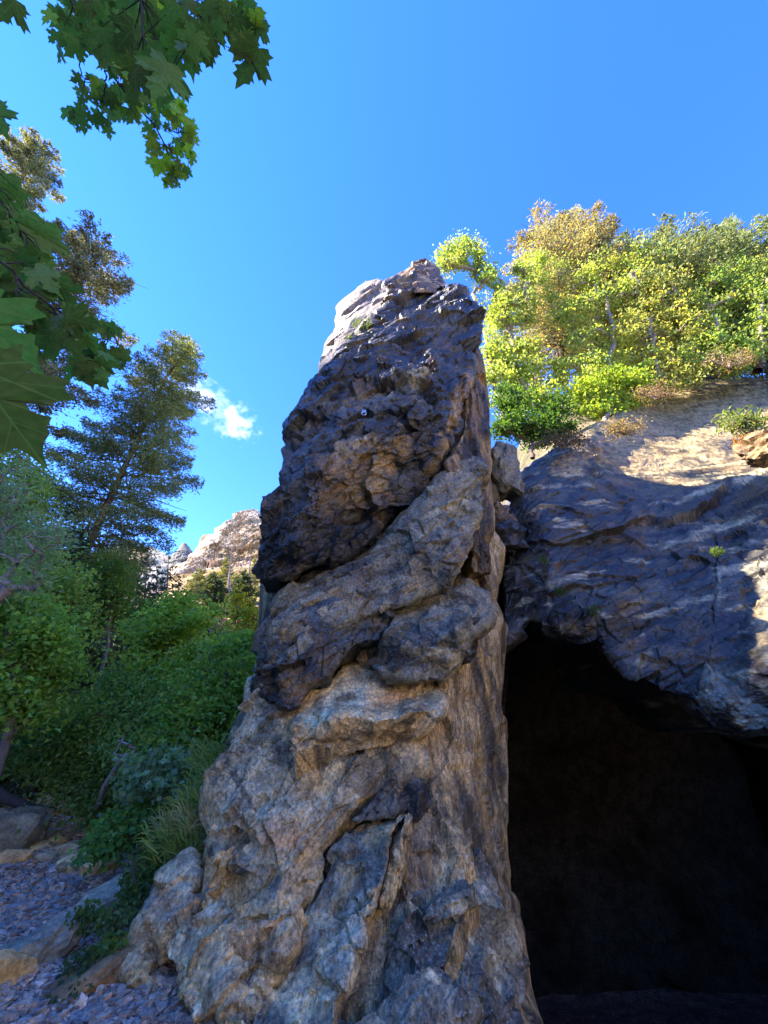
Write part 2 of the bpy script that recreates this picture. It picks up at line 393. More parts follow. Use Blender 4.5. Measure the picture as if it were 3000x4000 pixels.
# core mass: whole silhouette, a little behind the surface blocks
core_ctrl = [(1650, 1000, 6.1), (1300, 1200, 6.0), (1850, 1200, 6.1), (1150, 1700, 5.8), (1500, 1700, 5.8), (1880, 1700, 6.2), (1050, 2200, 5.7), (1500, 2200, 5.5), (1920, 2200, 5.8), (1010, 2600, 5.6), (1400, 2600, 5.15), (1750, 2600, 5.0), (1950, 2600, 5.7), (850, 3100, 5.3), (1200, 3000, 4.7), (1600, 3000, 4.55), (1800, 3000, 4.8), (1950, 3000, 5.4), (600, 3500, 4.9), (1000, 3500, 4.3), (1500, 3500, 4.2), (1800, 3500, 4.2), (2000, 3500, 4.9), (400, 4000, 4.4), (1000, 4000, 3.95), (1700, 4000, 3.7), (2100, 4000, 4.3)]
L_sil = [(1600, 1240), (1500, 1290), (1420, 1350), (1370, 1430), (1310, 1540), (1250, 1640), (1190, 1740), (1150, 1830), (1120, 1950), (1085, 2050), (1045, 2180), (1020, 2300), (1010, 2450), (995, 2590), (975, 2680), (960, 2760), (905, 2890), (868, 2990), (825, 3110), (780, 3240), (750, 3330), (640, 3400), (560, 3500), (520, 3620), (465, 3790), (400, 3980), (300, 4250)]
R_sil = [(1640, 1235), (1720, 1250), (1800, 1280), (1850, 1340), (1885, 1480), (1908, 1650), (1910, 1850), (1920, 2080), (1965, 2140), (1965, 2260), (1940, 2350), (1965, 2430), (1962, 2600), (1962, 2780), (1965, 2850), (1965, 3070), (1978, 3340), (2005, 3540), (2035, 3700), (2060, 3850), (2120, 3990), (2230, 4250)]
wall_layers = [('n', OCHRE, (4, 4, 1.0), .05, .3, .8, 3), ('n', DARK, (5, 5, .8), .0, .25, .85, 9), ('n', BROWN, (3, 3, 1.2), .1, .2, .7, 14), ('n', PALE, (9, 9, 3), .3, .2, .5, 21),
               ('b', TAN, 1750, 2900, 90, 260, 8, .45), ('b', DARK, 1900, 3300, 80, 500, 0, .5), ('b', BLACK, 1900, 2330, 90, 90, 0, .5), ('b', BROWN, 1850, 1900, 90, 300, 0, .6), ('b', BLUE, 1960, 3700, 60, 300, 0, .5)]
VF = np.array([[0., 0, 1], [0, 1, 0], [1, 0, 0]])
block('core_mass', L_sil, R_sil, core_ctrl, 2.4, M_wall, tower, nt=440, ns=200, nb=40, n=4.0, ne=14, seed=11, base=WARM*.8, layers=wall_layers, fol=VF, el=.35,
      gain=.75, amps=[(0.5, .14, 'f'), (0.2, .06, 'f'), (0.08, .022, 'f')])
# sunlit tan shoulder, top left
block('sunlit_shoulder', c1([(735, 275), (690, 310), (640, 355), (600, 400), (570, 455), (558, 520), (520, 570), (500, 625), (483, 700), (462, 815), (420, 900)]),
      c1([(800, 260), (865, 280), (900, 300), (905, 420), (860, 520), (760, 640), (680, 740), (600, 830), (520, 880), (440, 910)]),
      [(1400, 1120, 5.9), (1300, 1300, 5.75), (1550, 1250, 5.4), (1420, 1400, 5.25), (1260, 1480, 5.55), (1330, 1500, 5.2)], 1.2, M_grey, tower, nt=150, ns=80, n=2.6, seed=23, gain=.7, tint=(1.05, 1.0, .9),
      base=SAND*.85, layers=[('n', BROWN, (2, 2, 2), .15, .3, .6, 5), ('b', DARK, 1440, 1170, 60, 25, -10, .6), ('b', GREY, 1450, 1190, 90, 30, 0, .5)], amps=[(0.5, .12, 'f'), (.2, .05, 'f'), (.09, .02, 'f')])
# summit knob
block('summit_knob', c1([(985, 172), (975, 185), (970, 200), (930, 235), (880, 270), (855, 300), (860, 340)]), c1([(1060, 158), (1080, 172), (1105, 195), (1125, 205), (1145, 260), (1160, 290), (1160, 340)]),
      [(1600, 1030, 6.0), (1550, 1100, 5.8), (1720, 1080, 5.9), (1640, 1120, 5.6)], .9, M_grey, tower, nt=70, ns=80, seed=31, n=3, gain=.7, base=BROWN*.9,
      layers=[('n', DARK, (4, 4, 4), 0, .3, .8, 4), ('n', TAN, (3, 3, 3), .05, .3, .7, 41)], amps=[(.4, .1, 'f'), (.15, .05, 'f'), (.06, .02, 'f')])
# main upper slab
U_A = c1([(1000, 262), (900, 290), (850, 330), (835, 430), (750, 500), (690, 570), (600, 645), (520, 750), (465, 815), (400, 920), (357, 970), (337, 1060), (310, 1170), (280, 1230), (252, 1310), (255, 1370), (205, 1490), (205, 1540), (180, 1640), (165, 1790), (160, 1850)])
U_B = c1([(1040, 258), (1150, 275), (1210, 290), (1290, 310), (1302, 370), (1350, 420), (1372, 460), (1368, 560), (1335, 660), (1305, 760), (1275, 880), (1250, 1000), (1205, 1170), (1120, 1290), (1010, 1400), (890, 1580), (700, 1700), (520, 1810), (330, 1880), (170, 1890)])
U_c = [(1620, 1080, 5.75), (1840, 1120, 5.4), (1880, 1260, 5.4), (1500, 1280, 5.25), (1700, 1280, 5.3), (1400, 1380, 5.1), (1600, 1420, 5.05), (1750, 1450, 5.25), (1240, 1490, 5.25), (1370, 1490, 5.0),
       (1300, 1510, 4.92), (1500, 1480, 4.85), (1640, 1460, 4.85), (1665, 1520, 4.82), (1450, 1560, 4.85), (1620, 1590, 4.62), (1700, 1650, 4.85), (1550, 1700, 4.72), (1350, 1640, 4.72), (1160, 1650, 5.0),
       (1300, 1790, 4.6), (1250, 1850, 4.42), (1200, 2000, 4.4), (1080, 2000, 4.75), (1100, 1850, 4.8), (1030, 2200, 4.8), (1150, 2130, 4.5), (1420, 1780, 4.75), (1500, 1880, 4.9), (1400, 2050, 5.0),
       (1650, 1800, 5.15), (1560, 1990, 5.3), (1720, 1830, 5.55), (1300, 2180, 4.95), (1790, 1500, 5.35), (1800, 1650, 5.5), (1200, 2210, 4.8)]
block('upper_slab', U_A, U_B, U_c, 1.15, M_dark, tower, nt=440, ns=230, nb=36, n=8, ne=10, seed=40, base=DARK*1.15,
      layers=[('n', BLUE, (2, 2, 2.5), .03, .25, .6, 51), ('n', BROWN, (2.5, 2, 2), .16, .2, .55, 8), ('b', GREY, 1450, 1560, 170, 30, -10, .6), ('b', LGREY, 1620, 1480, 60, 30, -20, .6),  # grey blobs paint skylight on the upward ledges into the colour
              ('b', OCHRE*1.3, 1420, 1850, 110, 150, 40, .6), ('b', BROWN*1.4, 1300, 1950, 110, 110, 0, .65), ('b', OCHRE*1.2, 1500, 1800, 130, 60, -60, .6), ('b', TAN*.8, 1770, 1600, 25, 150, 22, .7),
              ('b', TAN*.9, 1690, 1750, 30, 110, 35, .6), ('b', GREY, 1350, 1750, 60, 25, -35, .7), ('b', BLUE*1.4, 1150, 1880, 70, 170, 15, .5), ('b', LGREY, 1620, 1110, 60, 10, 0, .3), ('b', GREY*.8, 1700, 1250, 120, 60, 0, .35),
              ('b', BLACK, 1250, 2120, 240, 120, -20, .85), ('b', DARK, 1100, 2050, 80, 260, 10, .6), ('b', BLACK, 1550, 1400, 160, 90, -30, .45), ('b', PALE*.8, 1400, 1740, 40, 10, -40, .6)],
      amps=[(.7, .17, 'f'), (.28, .10, 'f'), (.1, .042, 'f'), (.13, .02, 'r'), (.045, .012, 'f')],
      cracks=[(c1([(480, 800), (600, 830), (740, 820), (850, 850), (960, 800), (1060, 735)]), 14, .10), (c1([(1060, 740), (1090, 900), (1130, 1040), (1190, 1120)]), 16, .14), (c1([(560, 1160), (640, 1090), (720, 980)]), 12, .08), (c1([(880, 940), (1000, 900), (1090, 960), (1060, 1060)]), 12, .08)])
# right column behind the slab
block('right_column', c1([(1325, 640), (1290, 800), (1262, 960), (1245, 1080), (1195, 1190), (1150, 1260), (1200, 1400), (1260, 1560), (1290, 1700), (1300, 1850)]),
      c1([(1345, 650), (1372, 760), (1388, 880), (1397, 1000), (1390, 1200), (1402, 1350), (1408, 1500), (1412, 1620), (1395, 1690), (1400, 1850)]),
      [(1860, 1400, 5.75), (1880, 1700, 5.7), (1800, 1700, 5.35), (1900, 2000, 5.5), (1840, 2150, 5.2), (1900, 2200, 5.4)], 1.0, M_wall, tower, nt=220, ns=70, n=3.2, seed=53, base=BROWN,
      layers=[('n', DARK, (3, 3, 1), .0, .25, .9, 6), ('n', OCHRE, (4, 4, 1), .1, .2, .7, 61), ('b', TAN, 1780, 1720, 40, 120, 20, .5)], fol=VF, el=.35, amps=[(.4, .09, 'f'), (.15, .05, 'f'), (.06, .018, 'f')])
# wedge block in the middle right
block('wedge_block', c1([(1230, 1225), (1150, 1290), (1070, 1380), (1000, 1450), (880, 1610), (780, 1670), (640, 1760), (450, 1850), (280, 1950), (230, 2040), (240, 2120)]),
      c1([(1300, 1224), (1345, 1260), (1370, 1330), (1355, 1420), (1352, 1500), (1335, 1600), (1300, 1700), (1270, 1820), (1210, 1890), (1080, 1960), (930, 2020), (780, 2070), (640, 2140), (480, 2200), (300, 2200)]),
      [(1800, 1790, 5.35), (1880, 1850, 5.3), (1750, 1900, 5.0), (1870, 2050, 4.95), (1650, 2000, 4.85), (1800, 2150, 4.6), (1780, 2240, 4.55), (1600, 2150, 4.7), (1700, 2280, 4.65), (1450, 2150, 4.95), (1400, 2300, 4.75), (1550, 2330, 4.7), (1200, 2260, 4.95), (1200, 2400, 4.7), (1080, 2380, 4.95)],
      .9, M_grey, tower, nt=330, ns=150, n=7, ne=8, seed=61, base=GREY*.9,
      layers=[('n', DARK, (2.5, 2, 2.5), .02, .25, .75, 6), ('n', TAN*.7, (2, 2, 2), .1, .2, .55, 62), ('b', BLUE, 1720, 2050, 130, 110, -50, .6), ('b', PALE*.8, 1720, 2010, 130, 14, -25, .6), ('b', PALE*.7, 1650, 2100, 120, 12, -30, .5),
              ('b', DARK, 1720, 2200, 110, 60, -30, .6), ('b', BROWN, 1400, 2250, 200, 60, -25, .5), ('b', TAN*.8, 1650, 2260, 60, 50, -30, .5), ('b', BLACK, 1250, 2240, 180, 60, -15, .6)],
      amps=[(.6, .15, 'f'), (.26, .085, 'f'), (.1, .03, 'f'), (.14, .03, 's'), (.04, .008, 'f')])
# blocks under the wedge
block('square_ledge_block', c1([(870, 2080), (860, 2140), (850, 2200), (820, 2260), (800, 2310), (760, 2340), (755, 2370), (800, 2380)]),
      c1([(1280, 1900), (1400, 1960), (1395, 2060), (1385, 2110), (1300, 2190), (1260, 2290), (1220, 2350), (1150, 2425), (1080, 2425), (960, 2400)]),
      [(1800, 2330, 4.95), (1880, 2380, 4.95), (1600, 2420, 4.75), (1780, 2430, 4.5), (1820, 2480, 4.55), (1550, 2490, 4.45), (1700, 2540, 4.38), (1600, 2600, 4.5), (1500, 2600, 4.6), (1750, 2600, 4.6)],
      .9, M_grey, tower, nt=170, ns=150, n=8, ne=7, seed=71, gain=.85, base=GREY*.85, layers=[('n', DARK, (2.5, 2, 2.5), .0, .25, .8, 16), ('b', PALE*.7, 1700, 2560, 110, 35, 10, .6), ('b', BLUE*1.2, 1650, 2470, 120, 50, 0, .6), ('b', BLACK, 1700, 2620, 130, 25, 5, .5), ('b', RUST*.7, 1470, 2570, 40, 30, 0, .5)],
      amps=[(.5, .14, 'f'), (.22, .07, 'f'), (.08, .022, 'f')], cracks=[(c5([(860, 90), (1000, 150), (1150, 165), (1275, 190)]), 10, .05)])
block('overhang_corner', c5([(1285, 35), (1275, 100), (1262, 170), (1258, 240), (1270, 255)]), c5([(1390, 5), (1400, 50), (1350, 130), (1340, 170), (1290, 250)]),
      [(1820, 2430, 4.5), (1900, 2420, 4.75), (1860, 2500, 4.75), (1815, 2560, 4.7)], .6, M_dark, tower, nt=80, ns=60, n=4, seed=75, base=DARK*.9, layers=[], amps=[(.3, .04, 'f'), (.1, .02, 'f')])
block('dark_belly_block', c5([(240, 0), (190, 50), (150, 120), (135, 200), (128, 280), (135, 330), (150, 300), (135, 380), (140, 420), (200, 470), (270, 492), (330, 497)]),
      c5([(700, -60), (870, 0), (840, 70), (800, 130), (690, 160), (620, 235), (560, 300), (520, 370), (440, 410), (370, 470), (345, 495)]),
      [(1060, 2400, 4.95), (1300, 2350, 4.75), (1480, 2400, 4.75), (1000, 2550, 4.85), (1120, 2480, 4.6), (1300, 2500, 4.55), (1430, 2480, 4.6), (1030, 2690, 4.7), (1100, 2650, 4.4), (1200, 2650, 4.45), (1250, 2700, 4.55), (1120, 2740, 4.5)],
      .9, M_dark, tower, nt=240, ns=150, n=7, ne=8, seed=81, base=DARK*1.3,
      layers=[('n', BLUE, (2.5, 2, 2.5), -.02, .25, .7, 18), ('n', BROWN, (3, 3, 3), .05, .2, .7, 84), ('b', TAN*.9, 1090, 2470, 45, 40, -30, .8), ('b', BROWN*1.2, 1130, 2680, 110, 60, 0, .8), ('b', LGREY*.8, 1150, 2540, 90, 20, -30, .5)],
      amps=[(.4, .11, 'f'), (.17, .06, 'f'), (.07, .025, 'f'), (.15, .03, 'r')])
# pale ledge
block('pale_ledge', c5([(600, 270), (560, 330), (500, 385), (420, 445), (380, 520), (330, 580), (315, 620), (308, 680), (330, 710), (400, 735), (480, 750), (530, 765)]),
      c5([(640, 268), (800, 295), (960, 330), (1130, 345), (1185, 370), (1185, 440), (1160, 540), (1100, 590), (1060, 640), (1000, 690), (900, 715), (700, 730), (560, 760)]),
      [(1350, 2600, 4.95), (1600, 2640, 4.95), (1740, 2700, 4.95), (1200, 2770, 4.6), (1400, 2720, 4.6), (1600, 2740, 4.62), (1160, 2830, 4.12), (1300, 2815, 4.05), (1450, 2810, 4.05), (1600, 2790, 4.12), (1700, 2770, 4.4), (1730, 2720, 4.6),
       (1150, 2880, 4.15), (1290, 2870, 4.15), (1450, 2870, 4.3), (1600, 2860, 4.4), (1300, 2940, 4.4), (1550, 2920, 4.5)],
      .8, M_grey, tower, nt=230, ns=190, n=9, ne=9, seed=91, gain=.5, base=WARM*1.15,
      layers=[('b', PALE, 1330, 2730, 110, 60, -20, .85), ('b', PALE, 1240, 2810, 90, 22, -10, .8), ('b', RUST*1.2, 1540, 2740, 90, 70, 0, .75), ('b', GREY, 1510, 2660, 60, 30, 0, .7), ('n', DARK, (5, 5, 5), .2, .15, .7, 7), ('b', BLUE, 1650, 2740, 60, 30, -50, .6),
              ('b', DARK, 1150, 2840, 40, 50, 0, .7), ('b', BROWN, 1450, 2880, 260, 40, 0, .8), ('b', LGREY, 1700, 2790, 60, 20, -50, .6), ('b', PALE*.9, 1210, 2865, 40, 25, 0, .7), ('b', PALE, 1450, 2812, 160, 7, 0, .5)],  # brown band paints the shaded front face below the lip
      amps=[(.6, .10, 'f'), (.22, .06, 'f'), (.08, .022, 'f'), (.03, .007, 'f')])
# big tan-grey mass, lower left
block('lower_left_mass', [(1010, 2590), (975, 2680), (958, 2760), (903, 2890), (868, 2990), (825, 3110), (785, 3220), (760, 3290), (740, 3400), (735, 3480), (760, 3560), (800, 3700), (850, 3850), (900, 4000), (950, 4150)],
      [(1150, 2600), (1260, 2760), (1230, 2860), (1330, 2960), (1600, 2940), (1620, 2980), (1500, 3090), (1380, 3170), (1330, 3240), (1270, 3330), (1250, 3420), (1200, 3520), (1120, 3700), (1040, 3860), (970, 3990), (960, 4150)],
      [(1000, 2650, 5.1), (1200, 2700, 4.95), (920, 2880, 4.95), (1100, 2850, 4.6), (1250, 2900, 4.5), (1400, 3000, 4.35), (1580, 2980, 4.5), (860, 3050, 4.75), (1050, 3050, 4.35), (1200, 3080, 4.2), (1350, 3130, 4.15),
       (800, 3250, 4.4), (950, 3200, 4.1), (850, 3350, 4.05), (940, 3290, 4.2), (1000, 3350, 4.0), (1150, 3250, 4.05), (1250, 3270, 4.1), (760, 3460, 4.15), (850, 3480, 4.25), (1000, 3420, 3.95), (1130, 3380, 3.9), (1200, 3430, 4.0),
       (920, 3600, 3.95), (1060, 3530, 3.78), (1050, 3620, 3.75), (960, 3700, 3.85), (900, 3850, 3.7), (1000, 3800, 3.8), (930, 4000, 3.6)],
      1.3, M_grey, tower, nt=400, ns=200, n=7, ne=10, seed=101, gain=1.0, base=WARM*.95,
      layers=[('n', LGREY*.85, (1.6, 1.6, 1.6), .03, .12, .7, 3), ('n', TAN, (1.3, 1.3, 1.3), .04, .12, .8, 19), ('n', GREY*.6, (2.6, 2.6, 2.6), .12, .12, .75, 25), ('n', DARK*2, (5, 5, 5), .2, .1, .7, 26), ('b', TAN, 850, 3200, 90, 120, 0, .7), ('b', RUST*1.3, 1080, 3250, 130, 60, 0, .6),
              ('b', GREY*.7, 930, 3200, 40, 70, 0, .6), ('b', BLUE*1.2, 1050, 3480, 70, 60, 0, .7), ('b', RUST*1.4, 1000, 3620, 90, 80, -20, .6), ('b', LGREY, 1200, 3120, 120, 90, 0, .6), ('b', PALE*.9, 1300, 3000, 50, 50, 0, .6),
              ('b', BROWN, 1050, 3700, 80, 60, 0, .6), ('b', PALE*.8, 950, 2650, 80, 60, -60, .4), ('b', PALE*.85, 870, 3850, 120, 90, 0, .5)],
      amps=[(.75, .26, 'f'), (.33, .12, 'f'), (.12, .035, 'f'), (.04, .010, 'f')],
      cracks=[(c5([(10, 770), (120, 670), (250, 590), (360, 540)]), 7, .06), (c5([(480, 760), (475, 850), (490, 930)]), 8, .04), (c6([(500, 60), (520, 200), (480, 260), (400, 400)]), 12, .10), (c6([(600, 330), (700, 480), (560, 480)]), 9, .05)])
# diamond slab
block('diamond_slab', c6([(960, 108), (920, 150), (870, 220), (830, 320), (800, 380), (740, 480), (690, 590), (620, 740), (560, 870), (500, 1000)]),
      c6([(1160, 68), (1130, 130), (1105, 190), (1090, 290), (1060, 370), (1040, 430), (1010, 490), (995, 580), (970, 600), (950, 680), (930, 740), (900, 800), (890, 870), (880, 1000)]),
      [(1400, 3210, 4.35), (1560, 3180, 4.3), (1300, 3330, 4.1), (1520, 3260, 3.9), (1490, 3400, 3.85), (1250, 3450, 4.05), (1440, 3560, 3.7), (1150, 3650, 3.85), (1350, 3750, 3.55), (1050, 3850, 3.75), (1290, 3900, 3.4), (950, 4000, 3.65), (1280, 4000, 3.35)],
      .7, M_grey, tower, nt=300, ns=130, n=8, ne=9, seed=111, gain=.8, base=LGREY*.8,
      layers=[('n', GREY*.8, (2, 2, 1), .0, .12, .7, 37), ('n', TAN*.9, (2.4, 2.4, 1.2), .1, .12, .7, 38), ('n', BLUE*1.3, (3, 3, 1.5), .0, .2, .7, 33), ('n', BROWN*1.5, (4, 4, 1.5), .08, .2, .7, 35), ('b', BLUE*1.1, 1480, 3350, 60, 150, 12, .7), ('b', PALE, 1180, 3880, 120, 110, 0, .7), ('b', WARM, 1250, 3600, 60, 110, 0, .5), ('b', BLUE, 1240, 3950, 30, 50, 0, .5)],
      amps=[(.6, .13, 'f'), (.28, .08, 'f'), (.11, .03, 'f'), (.04, .009, 'f')], cracks=[(c6([(870, 390), (910, 480), (945, 570), (960, 600)]), 7, .05), (c6([(945, 380), (980, 450), (1010, 480)]), 7, .05)], fol=np.array([[.45, 0, .89], [0, 1, 0], [-.89, 0, .45]]))
block('slab_side', c6([(1165, 70), (1140, 130), (1108, 190), (1095, 290), (1065, 380), (1050, 440)]), c6([(1200, 75), (1225, 140), (1250, 190), (1220, 260), (1150, 330), (1090, 430)]),
      [(1590, 3180, 4.2), (1640, 3250, 4.4), (1560, 3350, 4.1), (1500, 3500, 3.95)], .6, M_wall, tower, nt=130, ns=60, n=3.5, seed=115, base=WARM, layers=[('n', DARK, (6, 6, 2), .0, .2, .8, 3), ('n', PALE, (8, 8, 2), .15, .2, .6, 36)],
      amps=[(.25, .06, 'f'), (.09, .03, 'f'), (.04, .012, 'f')], fol=VF)
# dark wedge above the diamond
block('dark_wedge', c5([(880, 870), (790, 960), (720, 1030), (640, 1110), (680, 1120)]), c5([(960, 850), (1030, 940), (1060, 1030), (980, 1060), (760, 1110)]),
      [(1560, 3030, 4.4), (1650, 3100, 4.5), (1500, 3120, 4.3), (1400, 3190, 4.2), (1600, 3170, 4.4)], .5, M_dark, tower, nt=90, ns=90, n=3.5, seed=117, base=DARK*1.2, layers=[('n', BLUE*1.2, (3, 3, 3), .0, .2, .7, 3), ('n', BROWN, (4, 4, 4), .1, .2, .6, 13)],
      amps=[(.3, .09, 'f'), (.12, .05, 'f'), (.05, .02, 'f')])
# grey hump at the bottom right
block('grey_hump', c6([(1290, 222), (1240, 270), (1180, 330), (1140, 390), (1080, 440), (1030, 520), (1015, 600), (990, 700), (960, 800), (940, 900), (920, 1000)]),
      c6([(1350, 215), (1420, 245), (1450, 330), (1480, 400), (1530, 520), (1560, 640), (1590, 760), (1610, 880), (1650, 1000)]),
      [(1750, 3340, 4.6), (1600, 3480, 4.25), (1850, 3400, 4.45), (1480, 3620, 3.95), (1700, 3560, 3.95), (1830, 3490, 4.05), (1900, 3600, 4.2), (1560, 3640, 3.85), (1750, 3620, 4.05), (1450, 3750, 3.85), (1650, 3750, 3.75), (1850, 3750, 3.85), (1980, 3800, 4.1), (1400, 3950, 3.7), (1650, 3950, 3.5), (1850, 3950, 3.6), (2020, 3980, 3.95)],
      .9, M_grey, tower, nt=260, ns=190, n=7, ne=9, seed=121, gain=.9, base=GREY*.8,
      layers=[('n', DARK*1.6, (1.6, 1.6, 1.6), .0, .12, .7, 58), ('n', BLUE, (2.5, 2.5, 2.5), -.05, .2, .7, 53), ('n', BROWN, (3, 3, 3), .12, .2, .6, 55), ('n', LGREY, (6, 6, 2), .15, .2, .6, 57), ('b', DARK, 1700, 3620, 220, 35, -15, .8), ('b', BLUE*1.3, 1700, 3480, 170, 60, -10, .6), ('b', DARK, 1500, 3850, 60, 120, 0, .5), ('b', PALE*.9, 1660, 3830, 75, 22, 40, .8), ('b', LGREY, 1850, 3850, 50, 120, 0, .4)],
      amps=[(.7, .20, 'f'), (.3, .10, 'f'), (.11, .03, 'f'), (.04, .009, 'f')], cracks=[(c6([(1060, 490), (1130, 480), (1220, 470), (1300, 440), (1380, 405), (1400, 440)]), 12, .09)])
# ribs of the foot, bottom left
block('foot_rib', c6([(330, 240), (250, 320), (160, 410), (140, 460), (190, 490), (210, 540), (240, 640), (270, 740), (330, 860), (360, 1000)]),
      c6([(360, 330), (330, 400), (420, 410), (470, 440), (490, 560), (470, 700), (520, 780), (545, 830), (540, 900), (540, 1000)]),
      [(740, 3380, 4.5), (600, 3500, 4.5), (560, 3570, 4.3), (800, 3530, 4.15), (880, 3560, 4.1), (720, 3620, 4.0), (650, 3700, 4.05), (820, 3700, 3.85), (720, 3880, 3.7), (900, 3880, 3.65), (800, 4000, 3.6)],
      .9, M_grey, tower, nt=240, ns=130, n=7, ne=9, seed=131, gain=.75, base=WARM,
      layers=[('n', GREY, (2, 2, 2), .02, .12, .7, 39), ('n', TAN, (2.2, 2.2, 2.2), .08, .12, .7, 40), ('n', LGREY*1.1, (2, 2, 2), .0, .2, .6, 3), ('n', RUST, (2.6, 2.6, 2.6), .12, .2, .5, 20), ('b', BLUE*1.6, 580, 3520, 60, 50, 0, .8), ('b', DARK, 740, 3650, 70, 40, -40, .6), ('b', PALE*.9, 850, 3920, 120, 100, 0, .7), ('b', PALE*.8, 700, 3450, 70, 60, 0, .5)],
      amps=[(.7, .20, 'f'), (.3, .10, 'f'), (.11, .03, 'f'), (.04, .009, 'f')])
block('foot_hollow', c6([(145, 470), (110, 540), (75, 620), (60, 660), (100, 700), (110, 760), (60, 860), (20, 1000)]), c6([(190, 500), (215, 560), (245, 660), (270, 760), (330, 880), (350, 1000)]),
      [(540, 3600, 4.35), (480, 3730, 4.3), (600, 3700, 4.4), (520, 3850, 4.1), (650, 3850, 4.15), (450, 4000, 3.95), (650, 4000, 3.95)], .6, M_grey, tower, nt=150, ns=80, n=3, seed=133, base=WARM*.75,
      layers=[('n', BROWN, (2.5, 2.5, 2.5), .0, .2, .6, 33), ('n', GREY, (3, 3, 3), .1, .2, .6, 34), ('b', OCHRE*1.4, 500, 3900, 30, 110, 25, .7)], amps=[(.4, .08, 'f'), (.16, .05, 'f'), (.06, .02, 'f')])
block('foot_fin', c6([(60, 665), (30, 720), (-20, 800), (-90, 950), (-120, 1050)]), c6([(75, 670), (95, 720), (70, 800), (40, 900), (0, 1050)]),
      [(450, 3790, 4.35), (380, 3950, 4.2), (470, 3900, 4.2), (350, 4050, 4.0)], .45, M_cliff, tower, nt=90, ns=50, n=3, seed=135, base=BLUE*1.2, layers=[('n', BROWN, (3, 3, 3), .1, .2, .5, 3)], amps=[(.3, .05, 'f'), (.1, .03, 'f')])

# ------------------------------------------------------------------ the cliff with the cave
cliff = empty('cave_cliff', (4.0, 6.0, 0), 'massive dark overhanging cliff with a black cave under its lip, sunlit along its top', 'cliff')
CF = np.array([[.9, -.2, .38], [.2, 1, 0], [-.38, 0, .92]])
face_L = [(1975, 2120), (1985, 2020), (2000, 1930), (2030, 1850), (2110, 1790), (2180, 1740), (2280, 1690), (2400, 1620), (2560, 1480), (2760, 1470), (3000, 1480), (3300, 1440), (3700, 1400)]
face_R = [(1958, 2530), (1990, 2510), (2070, 2430), (2120, 2440), (2160, 2480), (2260, 2500), (2340, 2500), (2410, 2600), (2450, 2660), (2580, 2710), (2700, 2740), (2740, 2790), (2800, 2850), (2880, 2880), (2960, 2875), (3060, 2850), (3300, 2880), (3800, 2950)]
face_c = [(1985, 2200, 6.9), (2000, 1950, 7.4), (2180, 1760, 7.8), (2300, 1720, 8.2), (2450, 1620, 9.8), (2600, 1500, 13), (2800, 1490, 12.4), (3000, 1500, 11.5), (2100, 2000, 6.6), (2300, 1900, 6.8), (2400, 1750, 9.0),
          (2550, 1870, 7.7), (2750, 1880, 7.3), (2600, 1680, 10.2), (2800, 1650, 10.0), (3000, 1650, 9.6), (2900, 1790, 8.0), (3000, 1900, 6.1), (2000, 2400, 6.6), (2150, 2250, 6.1), (2300, 2200, 6.2), (2150, 2430, 6.0), (2330, 2460, 5.7),
          (2500, 2200, 6.1), (2700, 2100, 6.0), (2900, 2200, 5.5), (2500, 2500, 5.7), (2600, 2650, 5.25), (2750, 2700, 5.0), (2750, 2500, 5.3), (2900, 2500, 5.1), (2850, 2800, 4.8), (3000, 2600, 4.6), (3000, 2850, 4.75), (3300, 2000, 5.4), (3300, 2600, 4.2), (3300, 1650, 7.6), (3700, 2500, 3.8), (3700, 1500, 8)]
streaks_and_sun = [('b', PALE, 2760, 1930, 120, 9, -24, .8), ('b', PALE, 2940, 1850, 90, 10, -22, .8), ('b', PALE, 2900, 2030, 130, 9, -22, .7), ('b', PALE, 2880, 2155, 60, 7, -15, .6), ('b', PALE, 2240, 1830, 40, 14, -20, .5), ('b', PALE, 2850, 2390, 60, 9, -10, .5),
          ('b', LGREY, 2200, 2265, 120, 16, -20, .5), ('b', BLUE*1.6, 2880, 2700, 130, 60, 40, .6), ('b', PALE*.8, 2810, 2310, 8, 90, 3, .6), ('b', TAN*.7, 2500, 2370, 90, 25, -15, .4), ('b', PALE*.7, 2520, 2580, 60, 14, -40, .5), ('b', BROWN*1.2, 2150, 2220, 60, 40, 0, .5),
          ('b', SAND, 2600, 1660, 420, 130, 10, .9), ('b', SAND, 2500, 1790, 200, 70, 20, .85), ('b', SAND, 2900, 1600, 300, 120, 0, .9), ('b', SAND*.9, 2990, 2430, 50, 110, 0, .9), ('b', WARM, 2250, 1790, 120, 50, -30, .5)]  # sand blobs paint the sunlit rim and right-edge sun patch into the rock
block('cliff_face', face_L, face_R, face_c, 3.6, M_cliff, cliff, nt=430, ns=330, nb=60, n=9, ne=16, seed=201, gain=.75, flat=.5, damp=lambda u, v: 1-.72*smooth(u-(v-1700)*.3, 2250, 2500)*(1-smooth(v, 1800, 1950)), base=DARK*1.3,
      layers=[('n', BLUE, (1.2, 1.5, 2.6), -.0, .25, .65, 203), ('n', BROWN, (1.5, 1.5, 2.5), .15, .2, .5, 205), ('n', LGREY, (1.2, 2, 6), .25, .12, .55, 207)]+streaks_and_sun,
      amps=[(1.0, .18, 'f'), (.38, .085, 'f'), (.14, .045, 'f'), (.2, .02, 's'), (.05, .014, 'f')], fol=CF, el=.4,
      cracks=[([(2795, 2080), (2812, 2150), (2790, 2230), (2806, 2300), (2784, 2390), (2790, 2470), (2765, 2560), (2720, 2680)], 4, .06), ([(2290, 2400), (2200, 2290), (2120, 2280), (2060, 2220), (2010, 2180)], 9, .08), ([(2140, 1790), (2140, 1900), (2100, 2060)], 5, .03)])
